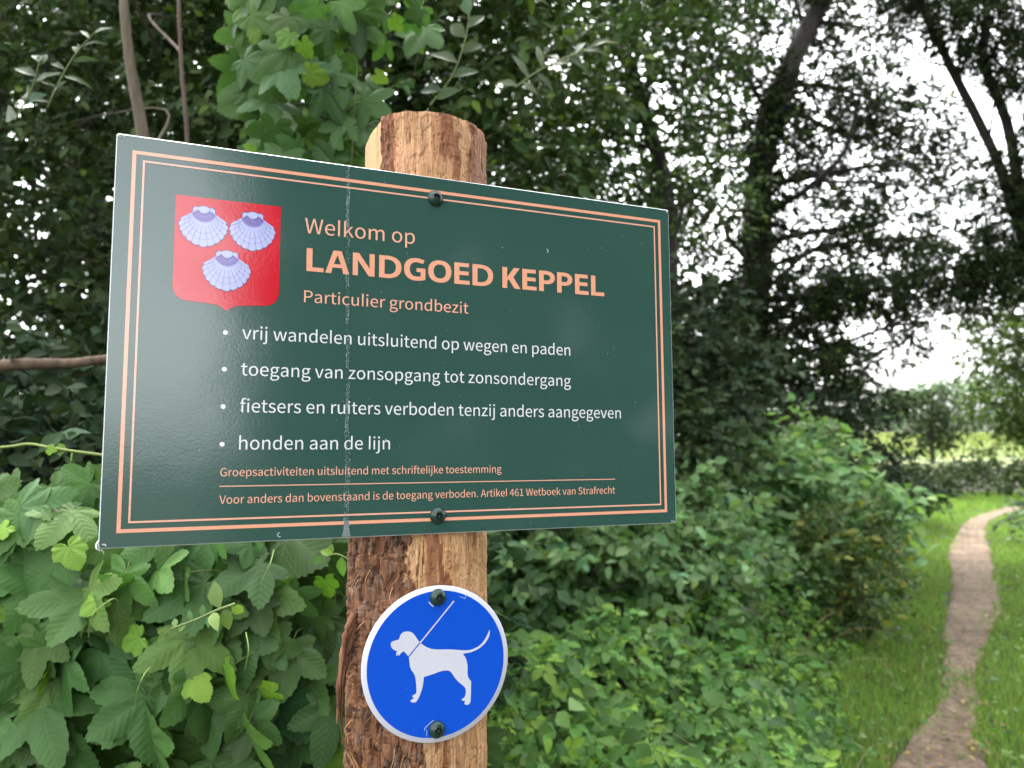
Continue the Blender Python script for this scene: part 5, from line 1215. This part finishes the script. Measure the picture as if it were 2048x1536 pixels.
# understorey shrubs at the left, dark
def bush(name, label, seed, clumps, ntwig, per, size, base, tm=None, mat=None, group=None, stems=8, **kw):
    rg = np.random.default_rng(seed + 500)
    c0 = np.mean([c[0] for c in clumps], 0); g0 = np.array((c0[0], c0[1], float(gz(c0[0], c0[1])) - .03))
    root = empty(name, tuple(g0)); tag(root, label, "shrub", group)
    A = Acc()
    for _ in range(stems):
        c = clumps[rg.integers(len(clumps))]; e = in_ellipsoid(rg, 1, c[0], np.array(c[1]) * .95)[0]
        b = g0 + (rg.normal(0, .12) + (e[0] - g0[0]) * .4, rg.normal(0, .1), 0)
        A.tube(spline([b, b * .5 + e * .5 + rg.normal(0, .06, 3), e], 12), np.linspace(.012, .003, 12), 6, np.array((.085, .065, .045)) * rg.uniform(.6, 1.3))
    A.build("stems", STEM, root)
    crown("foliage", root, seed, clumps, ntwig, per, size, base, mat=mat or LEAF, tm=tm, **kw)
    return root
bush("understorey_shrub", "dark shaded undergrowth shrub left of the board below the bare bough", 61, [cl(20, 840, 2.3, .35, .16), cl(160, 830, 2.5, .35, .18), cl(100, 930, 2.0, .4, .14), cl(330, 900, 2.4, .5, .35), cl(-150, 880, 2.3, .4, .3)], 600, 8, .055, (.026, .046, .022), mat=LEAF_DARK, twig=.16)
bush("understorey_shrub", "low dark leafy shrub in the gap between the hop leaves and the post", 62, [cl(620, 1180, 1.9, .22, .22), cl(650, 1400, 1.8, .22, .3), cl(560, 1050, 2.0, .3, .2), cl(800, 1200, 2.0, .3, .4)], 380, 8, .05, (.030, .060, .026), mat=LEAF_DARK, twig=.14)
# trees closing the wood behind top and middle of the board
tree("woodland_tree", "leafy dark green tree behind the top of the post", "tree", 55,
     [ground_at(760, 3.6), at(765, 700, 3.6), at(740, 200, 3.6), at(790, -100, 3.6), at(820, -500, 3.6)], (.05, .045, .035, .028, .02),
     [cl(880, 110, 3.3, .42, .42), cl(1020, 220, 3.6, .50, .42), cl(760, -100, 3.2, .7, .35), cl(1080, -40, 3.6, .7, .38), cl(980, 360, 3.9, .45, .30), cl(640, 150, 3.6, .6, .5), cl(520, 330, 3.4, .4, .3)], 1500, 9, .062, WD2, BARK_D,
     group="trees of the wood behind the board", mat=LEAF_DARK, young=WY, py=.05, limb_r=.012)
tree("woodland_tree", "tree with small leaves and sky gaps above the right half of the board", "tree", 56,
     [ground_at(1320, 6.5), at(1335, 800, 6.5), at(1335, 420, 6.5), at(1290, 230, 6.5), at(1240, 60, 6.5), at(1190, -250, 6.5)], (.09, .085, .07, .055, .05, .03),
     [cl(1180, 60, 6.0, .8, .65, w=.9), cl(1330, 130, 6.6, .75, .65, w=.7), cl(1260, 330, 6.4, .65, .5, w=.8), cl(1150, 420, 6.0, .6, .45), cl(1380, 380, 7.0, .6, .55, w=.6), cl(1300, -150, 6.2, 1.4, .6), cl(1060, 250, 6.6, .9, .8)], 3200, 9, .064, WD2, BARK_D,
     group="trees of the wood behind the board", mat=LEAF_DARK, young=WY, py=.06, limb_r=.022)
tree("woodland_tree", "tall tree deep in the wood behind the middle of the board", "tree", 57,
     [ground_at(700, 8.5), at(700, 600, 8.5), at(720, 0, 8.5), at(720, -500, 8.5)], (.14, .12, .09, .05),
     [cl(480, 200, 8.5, 1.3, 1.2), cl(820, 260, 8.5, 1.3, 1.1), cl(650, -100, 8.5, 2.0, 1.0), cl(250, 100, 9.0, 1.4, 1.2), cl(980, 480, 8.8, 1.2, .9), cl(1050, 60, 9.0, 1.0, 1.0, w=.8), cl(600, 600, 8.5, 2., 1.0)], 2300, 9, .09, WD2, BARK_D,
     group="trees of the wood behind the board", mat=LEAF_DARK, limb_r=.035)

tree("woodland_tree", "far dark tree closing the wood at the upper left", "tree", 58,
     [ground_at(200, 12), at(200, 600, 12), at(180, 0, 12), at(180, -400, 12)], (.2, .17, .12, .06),
     [cl(60, 60, 12, 2.2, 1.7), cl(400, 120, 12, 2.2, 1.6), cl(250, -250, 12, 3., 1.3), cl(330, 400, 12, 1.6, 1.1), cl(-250, 300, 12, 2., 2.), cl(700, 100, 12, 2., 2.)], 2600, 8, .14, WD2, BARK_D, group="trees of the wood behind the board", mat=LEAF_DARK, limb_r=.05, twig=.4)
# undergrowth of the wood, mostly hidden by the board
for k, (lab, px, d, y0) in enumerate((("dark undergrowth bush inside the wood behind the left end of the board", 330, 4.2, 640), ("dark undergrowth bush inside the wood behind the crest side of the board", 640, 5.2, 660),
        ("dark undergrowth bush inside the wood behind the middle of the board", 900, 4.8, 640), ("dark undergrowth bush inside the wood behind the right half of the board", 1150, 5.4, 660))):
    bush("understorey_shrub", lab, 160 + k, [cl(px, y0, d, .75, .45), cl(px - 120, y0 + 200, d - .3, .8, .45), cl(px + 120, y0 + 230, d - .2, .8, .45), cl(px, y0 + 420, d - .5, .7, .35)], 800, 8, .08, (.034, .056, .022), mat=LEAF_DARK, twig=.24, stems=14)
for k, (px, d) in enumerate(((-500, 9), (0, 10.5), (480, 10), (960, 11), (1350, 12))):
    bush("thicket_shrub", "tall dim shrub far back in the wood behind the board", 170 + k, [cl(px + j * 130 - 190, (800 if k < 2 else 700) + (j % 2) * 60, d + .3 * j, 1.3, 1.0) for j in range(4)], 1100, 8, .13, (.032, .052, .020), mat=LEAF_DARK, twig=.4, stems=12, group="dim shrubs far back in the wood")
rg = np.random.default_rng(515); n = 16000
y = 1.5 + 11 * rg.random(n) ** .8; x = rg.uniform(-1.1, .28, n) * (1.2 + y * .85)
z = gz(x, y) + .30 * rg.random(n) ** 1.5 * (.3 + fbm(x * 1.5, y * 1.5, 516))
fc = leaves("woodland_groundcover", OVATE + TRI, np.c_[x, y, z], np.c_[rg.normal(0, .4, n), rg.normal(-.2, .4, n), np.ones(n)], np.c_[rg.normal(0, 1, (n, 2)), rg.normal(-.1, .3, n)], rg.uniform(.05, .13, n), tint(rg, n, (.030, .052, .018), .3), LEAF_DARK, None, rg)
tag(fc, "dark leafy ground cover on the floor of the wood", "undergrowth", kind="stuff")
# ---------------------------------------------------------------- right side of the wood
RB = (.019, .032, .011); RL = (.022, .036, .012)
tree("woodland_tree", "big dark trunked tree right of the board with an open crown against the sky", "tree", 71,
     [ground_at(1510, 9.), at(1500, 850, 9.), at(1512, 560, 9.), at(1525, 300, 9.), at(1585, 120, 9.), at(1655, -40, 9.), at(1700, -400, 9.)], (.21, .19, .17, .15, .12, .10, .05),
     [cl(1420, 60, 8.8, .75, .6, w=.75), cl(1480, 200, 9.0, .7, .55, w=.9), cl(1440, 420, 8.8, .65, .6, w=.8), cl(1620, 210, 9.2, .75, .45, w=.75), cl(1700, 330, 9.4, .65, .5, w=.7),
      cl(1620, 440, 9.0, .75, .35, w=.7), cl(1560, 590, 8.8, .9, .38, w=1.3), cl(1720, 590, 9.2, .75, .24, w=1.2), cl(1600, 730, 8.8, .8, .35, w=1.1), cl(1740, 520, 9.6, .5, .35, w=.7),
      cl(1560, -60, 9.0, 1.0, .35, w=.9), cl(1740, 60, 9.3, .5, .5, w=.5), cl(1420, 700, 8.6, .6, .5, w=1.2), cl(1700, 810, 9.4, .7, .2, w=.9), cl(1790, 440, 9.6, .5, .45, w=.8), cl(1830, 250, 9.8, .6, .5, w=.9), cl(1740, 200, 9.6, .5, .4, w=.8), cl(1640, 40, 9.2, .35, .35, w=1.2), cl(1560, 300, 8.7, .4, .5, w=.9), cl(1900, 330, 9.8, .4, .4, w=.6), cl(1860, 620, 9.6, .5, .22, w=.8), cl(1780, 690, 9.6, .45, .22, w=.6), cl(1900, 470, 9.8, .5, .3, w=.6)],
     7800, 9, .062, RB, BARK_D, mat=LEAF_DARK, young=WY, py=.03, limb_r=.035, sub=4,
     extra=[([at(1530, 430, 9), at(1625, 370, 8.9), at(1690, 300, 8.8), at(1720, 190, 8.8)], .045, .02), ([at(1640, 362, 8.9), at(1740, 366, 8.8), at(1835, 372, 8.8), at(1900, 360, 8.8)], .022, .012),
            ([at(1520, 300, 9), at(1600, 220, 9.1), at(1670, 245, 9.2)], .03, .012), ([at(1515, 600, 9), at(1640, 590, 9), at(1790, 575, 9), at(1900, 560, 9.2)], .05, .02)])
tree("willow_tree", "tree with two forking bare stems at the right edge, willow leaved", "tree", 72,
     [ground_at(2140, 7.5), at(2135, 800, 7.5), at(2075, 560, 7.5), at(2030, 420, 7.5), at(1985, 300, 7.5), at(1925, 180, 7.5), at(1880, 90, 7.5), at(1825, -30, 7.5), at(1760, -200, 7.5)], (.10, .09, .066, .056, .045, .042, .038, .034, .024),
     [cl(1960, 40, 7.3, .40, .28, w=1.1), cl(2030, 120, 7.2, .3, .25, w=1.0), cl(1890, -60, 7.4, .6, .2, w=1.2), cl(1800, 60, 7.6, .35, .22, w=.35), cl(2030, 440, 7.4, .3, .35, w=.9), cl(1940, 350, 7.6, .35, .22, w=.6), cl(1920, 530, 7.6, .55, .22, w=.9), cl(2120, 320, 7.2, .35, .7, w=1.), cl(1980, 560, 7.4, .3, .2, w=.8)],
     2300, 12, .075, RL, BARK_D, mat=LEAF_DARK, tm=WILLOW, droop=.5, limb_r=.014,
     extra=[([at(2052, 470, 7.5), at(2038, 380, 7.4), at(2012, 240, 7.4), at(1968, 130, 7.4), at(1972, 40, 7.4), at(1990, -120, 7.4)], .058, .033), ([at(2005, 190, 7.4), at(2030, 150, 7.3), at(2070, 110, 7.3)], .016, .01)])
tree("roadside_tree", "fresh green tree drooping over the path at the right edge", "tree", 73,
     [ground_at(2190, 13.), at(2180, 700, 13.), at(2150, 300, 13.)], (.12, .10, .05),
     [cl(2030, 690, 12.8, .6, .55), cl(2000, 800, 12.5, .55, .45, w=.9), cl(2075, 830, 12.4, .6, .5), cl(1975, 640, 13.2, .5, .3, w=.8), cl(2050, 560, 13., .7, .4), cl(2130, 700, 13., .9, 1.0), cl(1960, 720, 13.5, .35, .4, w=.6)], 1500, 9, .080, (.034, .058, .011), BARK_D, limb_r=.03, young=(.08, .125, .018), py=.15, droop=.5)
tree("field_edge_tree", "small dark tree standing before the bright field", "tree", 74,
     [ground_at(1862, 30.), at(1862, 860, 30.), at(1866, 800, 30)], (.10, .08, .04),
     [cl(1850, 875, 30, .6, .3), cl(1885, 880, 30, .5, .25), cl(1860, 815, 30, .75, .55), cl(1895, 850, 30, .75, .45), cl(1835, 860, 30, .5, .35, w=.7), cl(1880, 790, 30, .4, .3, w=.7), cl(1915, 815, 30.4, .35, .4, w=.5)], 260, 8, .17, (.028, .044, .016), BARK_D, mat=LEAF_DARK, limb_r=.04, twig=.4)
# distant edge of the wood beyond the field
rg = np.random.default_rng(90)
for k, (px, d, h, w) in enumerate(((1700, 150, 12, 8), (1775, 146, 9, 6), (1830, 150, 10, 6.5), (1885, 152, 12, 7), (1945, 148, 11.5, 6.5), (2005, 152, 13, 7), (2075, 148, 13, 8), (2150, 150, 13, 8))):
    g = np.array(ground_at(px, d)); c = g + (0, 0, h * .55)
    tree("distant_tree", ("rounded tree in the far treeline beyond the bright field" if k not in (3, 5) else "taller tree rising from the far treeline beyond the bright field"), "tree", 300 + k, [g, g + (0, 0, h * .3), g + (.3, 0, h * .8)], (.35, .3, .1),
         [(g + (0, 0, h * .45), (w * .5, 2.5, h * .33), 1), (g + (-w * .25, .5, h * .7), (w * .28, 2., h * .2), 1), (g + (w * .2, -.3, h * .75), (w * .28, 2, h * .22), 1), (g + (0, 0, h * .2), (w * .55, 2, h * .18), .8)], 330, 7, .62,
         np.array((.105, .165, .085)) * rg.uniform(.8, 1.2), BARK_D, group="trees of the far treeline", mat=LEAF_FAR, tm=SMALL, twig=1.3, limb_r=.1, sub=1)

# shrubs between the wood and the path
bush("elder_shrub", "big mid green leafy shrub right of the board's lower corner", 81,
     [cl(1520, 960, 6.3, .55, .34), cl(1650, 1010, 6.2, .55, .34), cl(1420, 1010, 6.0, .45, .34), cl(1670, 1090, 6.0, .36, .25), cl(1590, 880, 6.6, .40, .18, w=.7), cl(1500, 1120, 5.6, .55, .25)], 1500, 7, .105, (.150, .255, .100),
     tm=OVATE, twig=.26, stems=22, facing=.3, up=.8, droop=.35)
bush("bramble_shrub", "small shrub with yellowing leaves and reddish stems by the grass verge", 82,
     [cl(1690, 1060, 5.3, .26, .20), cl(1735, 1150, 5.2, .2, .2, w=.9), cl(1640, 1140, 5.2, .26, .2), cl(1700, 1220, 5.1, .22, .14)], 280, 7, .062, (.065, .105, .030), twig=.2, stems=14, young=(.19, .19, .035), py=.12)
bush("nettle_patch", "dark green nettles under the right end of the board beside the post", 83,
     [cl(1040, 1120, 3.7, .35, .20), cl(1200, 1090, 3.9, .4, .22), cl(1350, 1100, 4.2, .35, .22), cl(1100, 1010, 4.2, .5, .3), cl(1300, 1000, 4.6, .5, .25), cl(1430, 1120, 4.6, .3, .15)], 900, 8, .075, (.115, .200, .080), twig=.2, stems=24, up=.7)
bush("understorey_shrub", "dark shadowy shrub under the big trunk behind the mid green shrub", 84,
     [cl(1560, 850, 8.2, .9, .35), cl(1700, 880, 8.4, .55, .28), cl(1420, 850, 8.0, .8, .4), cl(1250, 900, 7.6, 1.0, .5), cl(1650, 930, 8.0, .8, .25)], 800, 8, .075, (.026, .040, .022), mat=LEAF_DARK, twig=.25)
bush("hazel_shrub", "grey green shrub beside the right edge of the board", 85,
     [cl(1400, 640, 6.2, .35, .35), cl(1420, 760, 6.2, .45, .35), cl(1370, 860, 6.0, .45, .35), cl(1300, 700, 6.4, .5, .5), cl(1460, 840, 6.4, .3, .25, w=.7)], 620, 8, .085, (.042, .064, .034), mat=LEAF_DARK, twig=.22, stems=14)
bush("verge_shrub", "low brambly shrub with shade darkened foliage between the grass and the bright field", 86,  # leaf colour lowered to stand for the shade of trees overhead
     [cl(1830, 958, 16, .8, .17), cl(1950, 960, 16, 1.0, .15), cl(2080, 955, 16, 1.0, .2), cl(1750, 962, 14.5, .7, .3), cl(1890, 938, 19, 1.0, .14), cl(2010, 936, 19, 1.2, .14), cl(2110, 936, 19, 1., .18), cl(1985, 912, 18, .35, .25, w=.7), cl(1800, 930, 16.5, .4, .3, w=.8), cl(2060, 905, 18.5, .3, .35, w=.7), cl(1930, 925, 17, .3, .2, w=.7)], 1000, 8, .10, (.022, .036, .010), mat=LEAF_DARK, twig=.3)
bush("verge_shrub", "dark leafy shrub left of where the path bends", 87,
     [cl(1800, 975, 11.5, .5, .26), cl(1730, 960, 11, .5, .35), cl(1860, 985, 12, .3, .15)], 330, 8, .085, (.020, .034, .014), mat=LEAF_DARK, twig=.25)
bush("verge_shrub", "grey leaved shrub at the right edge beside the path", 88,
     [cl(2075, 1030, 9.5, .35, .15), cl(2110, 1010, 10, .4, .25)], 130, 8, .07, (.075, .11, .065), twig=.2)

# ---------------------------------------------------------------- bramble and bindweed bank right of the post
def edge_x(y):      # right boundary of the bank, in world x
    return np.interp(y, (1.0, 2.0, 3.4, 4.6, 6.2), (.95, 1.10, 1.32, 1.92, 2.9))
def bank_h(x, y):
    e = edge_x(y) - x
    return (.30 + .34 * sstep(0, 1.1, e)) * sstep(-.15, .25, e) * (.50 + .95 * fbm(x * 2.1, y * 2.1, 401, 4)) + .22 * sstep(3.0, 5.0, y) * sstep(.1, .6, e)
rg = np.random.default_rng(77)
n = 17000
y = rg.uniform(1.25, 6.0, n) ** 1.0; x = rg.uniform(-.35, 1, n); x = -.35 + (edge_x(y) + .12 + .35) * rg.random(n)
h = bank_h(x, y); u = 1 - rg.random(n) ** 1.7 * .9
z = gz(x, y) + h * u + .02
lightk = fbm(x * 2.3, y * 2.3, 402, 3)
col = tint(rg, n, (.068, .158, .030), .28, .12, young=(.150, .265, .034), pyoung=.27) * (.75 + .5 * lightk[:, None])
nr = np.c_[rg.normal(0, .45, n), rg.normal(-.35, .4, n), np.full(n, .8)]
tp = np.c_[rg.normal(0, 1, n), rg.normal(-.4, 1, n), rg.normal(-.25, .35, n)]
sz = rg.choice((.040, .058, .085), n, p=(.5, .36, .14)) * rg.uniform(.7, 1.25, n)
bk = leaves("bramble_undergrowth", TRI + TRI + OVATE[:2] + WILLOW[:1], np.c_[x, y, z], nr, tp, sz, col, LEAF, None, rg)
tag(bk, "bright green brambles and bindweed covering the bank right of the post", "undergrowth", kind="stuff")
n = 1500; y = 1.3 + 2.6 * rg.random(n) ** 1.3; x = -.3 + (edge_x(y) + .3) * rg.random(n)
z = gz(x, y) + bank_h(x, y) * rg.uniform(.75, 1.05, n) + .02
BROAD = [tmpl_ovate(.40, .07, .16), tmpl_ovate(.36, .12, .10), tmpl_ovate(.44, .04, .22)]
bw = leaves("bindweed", BROAD, np.c_[x, y, z], np.c_[rg.normal(0, .4, n), rg.normal(-.55, .35, n), np.full(n, .7)], np.c_[rg.normal(0, 1, n), rg.normal(-.5, .8, n), rg.normal(-.4, .35, n)], rg.uniform(.04, .085, n),
            tint(rg, n, (.064, .145, .036), .22, .08, young=(.15, .26, .09), pyoung=.14), LEAF, None, rg)
tag(bw, "larger smooth heart shaped leaves scrambling over the brambles near the post", "bindweed", kind="stuff")
# dark stems and dry stalks in it
root = empty("bramble_canes", (1.0, 3.5, 0)); tag(root, "thin pale canes and dry stalks arching over the bramble bank", "canes", kind="stuff")
A = Acc()
for _ in range(130):
    yy = rg.uniform(1.7, 5.5); xx = rg.uniform(0, 1) * (edge_x(yy) + .1); hh = float(bank_h(np.array(xx), np.array(yy)))
    a = rg.uniform(0, 6.28); l = rg.uniform(.15, .45)
    p0 = np.array((xx, yy, hh * .7)); p2 = p0 + (l * math.cos(a), l * math.sin(a) * .6, rg.uniform(-.05, .16)); p1 = (p0 + p2) / 2 + (0, 0, rg.uniform(.03, .12))
    A.tube(spline([p0, p1, p2], 9), np.linspace(.0022, .001, 9), 5, np.array((.20, .22, .10) if rg.random() < .6 else (.24, .16, .09)) * rg.uniform(.6, 1.1))
A.build("canes", STEM, root)

# ---------------------------------------------------------------- grass
def blades(name, x, y, hgt, wid, base, label, rg, yellow=.06, lean=.45):
    n = len(x); z = gz(x, y)
    a = rg.uniform(0, 6.28, n); d = np.c_[np.cos(a), np.sin(a)]; ln = hgt * rg.uniform(.1, 1.0, n) * lean
    s = np.c_[-d[:, 1], d[:, 0]] * (wid / 2)[:, None]
    B = np.c_[x, y]
    def lv(t, w): 
        c = B + d * (ln * t ** 1.8)[:, None]; zz = z + hgt * (t - .18 * t ** 3)
        return np.c_[c - s * w, zz], np.c_[c + s * w, zz]
    a0, a1 = lv(0, 1); b0, b1 = lv(.5, .85); tp, _ = lv(1, 0)
    V = np.stack((a0, a1, b0, b1, tp), 1).reshape(-1, 3)
    k = np.arange(n)[:, None] * 5
    Q = k + np.array((0, 1, 3, 2)); T = k + np.array((2, 3, 4))
    col = tint(rg, n, base, .22, .10, young=(.26, .24, .10), pyoung=yellow) * (.75 + .5 * fbm(x * 1.3, y * 1.3, 411, 3))[:, None]
    o = link(name, mesh(name, V, [T, Q], np.repeat(col, 5, 0)), None, GRASSM); tag(o, label, "grass", kind="stuff"); return o
rg = np.random.default_rng(99)
n = 230000
y = 2.6 * (17 / 2.6) ** rg.random(n); cx = np.interp(y, ((PLs + PRs) / 2)[:, 1][:120], ((PLs + PRs) / 2)[:, 0][:120])
x = cx + rg.uniform(-1.9, 2.6, n) * (.55 + .12 * y)
d = path_dist(x, y); bh = edge_x(y) - x
keep = (d > -.065 + .17 * (fbm(x * 3, y * 3, 412, 3) - .5)) & ~((bh > .28) & (y < 6.2)) & ~((y > 6) & (x < 1.6))
keep |= (d > -.20) & (rg.random(n) < .07)
x, y, d = x[keep], y[keep], d[keep]
hg = (.04 + .07 * sstep(.05, .5, d)) * rg.uniform(.6, 1.5, len(x)) * (1 + .25 * sstep(.2, .8, fbm(x, y, 413)))
blades("grass", x, y, hg, .0035 + .0006 * y, (.150, .245, .055), "bright green grass verges on both sides of the sandy path", rg)
k = rg.choice(len(x), 1500, replace=False)
blades("tall_grass", x[k], y[k], rg.uniform(.12, .28, len(k)), .0028 + .0005 * y[k], (.105, .185, .040), "longer pale grass stalks standing out of the verges", rg, yellow=.18, lean=.8)
n = 2600; k = rg.choice(len(x), n, replace=False); zz = gz(x[k], y[k]) + rg.uniform(.02, .09, n)
wd = leaves("verge_weeds", OVATE + TRI, np.c_[x[k], y[k], zz], np.c_[rg.normal(0, .4, n), rg.normal(-.2, .4, n), np.ones(n)], np.c_[rg.normal(0, 1, (n, 2)), rg.normal(0, .3, n)], rg.uniform(.02, .055, n), tint(rg, n, (.085, .165, .045), .3, young=(.2, .25, .1), pyoung=.1), LEAF, None, rg)
tag(wd, "low broad leaved weeds scattered through the grass verges", "weeds", kind="stuff")
n = 26000; y = rg.uniform(34, 120, n); x = np.interp(y, (34, 120), (14, 58)) + rg.uniform(-9, 40, n)
blades("field_crop", x, y, rg.uniform(.25, .6, n), np.full(n, .06), (.085, .130, .028), "yellow green crop on the far field", rg, yellow=.25)
# fallen leaves and bits on the path
rg = np.random.default_rng(123); n = 700
kk = rg.integers(5, 120, n); u = rg.random((n, 1)) * 1.1 - .05
xy = PLs[kk] * (1 - u) + PRs[kk] * u + rg.normal(0, .04, (n, 2))
pos = np.c_[xy, gz(xy[:, 0], xy[:, 1]) + .045]
col = np.where(rg.random((n, 1)) < .5, (.24, .15, .07), (.12, .085, .055)) * rg.uniform(.5, 1.3, (n, 1)); col[rg.random(n) < .15] = (.38, .27, .08)
lf = leaves("leaf_litter", OVATE, pos, np.c_[rg.normal(0, .3, (n, 2)), np.ones(n)], np.c_[rg.normal(0, 1, (n, 2)), np.zeros(n)], rg.uniform(.008, .032, n) * (.6 + .8 * (fbm(xy[:, 0] * 2, xy[:, 1] * 2, 430) > .52)), col, LEAF, None, rg)
tag(lf, "small dry brown leaves scattered on the sandy path", "litter", kind="stuff")

# ---------------------------------------------------------------- trees behind the viewer: they shade the board and show in its gloss
def behind(az, el, d):
    a, e = math.radians(az), math.radians(el)
    return np.array((d * math.cos(e) * math.sin(a), -d * math.cos(e) * math.cos(a), CAM_Z + d * math.sin(e)))
for k, (az, d, h) in enumerate(((37, 7, 9), (54, 6.5, 10), (74, 6, 10), (95, 7, 9))):
    b = behind(az, 0, d); b[2] = -.05
    t = (b, b + (0, 0, 3), b + (.1, 0, h * .8))
    r = (d * .15)
    cs = [(b + (0, 0, hh), (d * .17, d * .17, 1.3), 1) for hh in (1.2, 3.2, 5.2, 7.2)]
    tree("broadleaf_tree", ("dense leafy tree standing behind the viewer, reflected in the board's gloss" if k < 2 else "tall leafy tree beside the path behind the viewer"), "tree", 400 + k, t, (.16, .13, .05), cs, 1500, 8, .24, (.04, .06, .025), BARK_D,
         group="trees behind the viewer", mat=LEAF_FAR, tm=SMALL, twig=.5, limb_r=.04, sub=1)
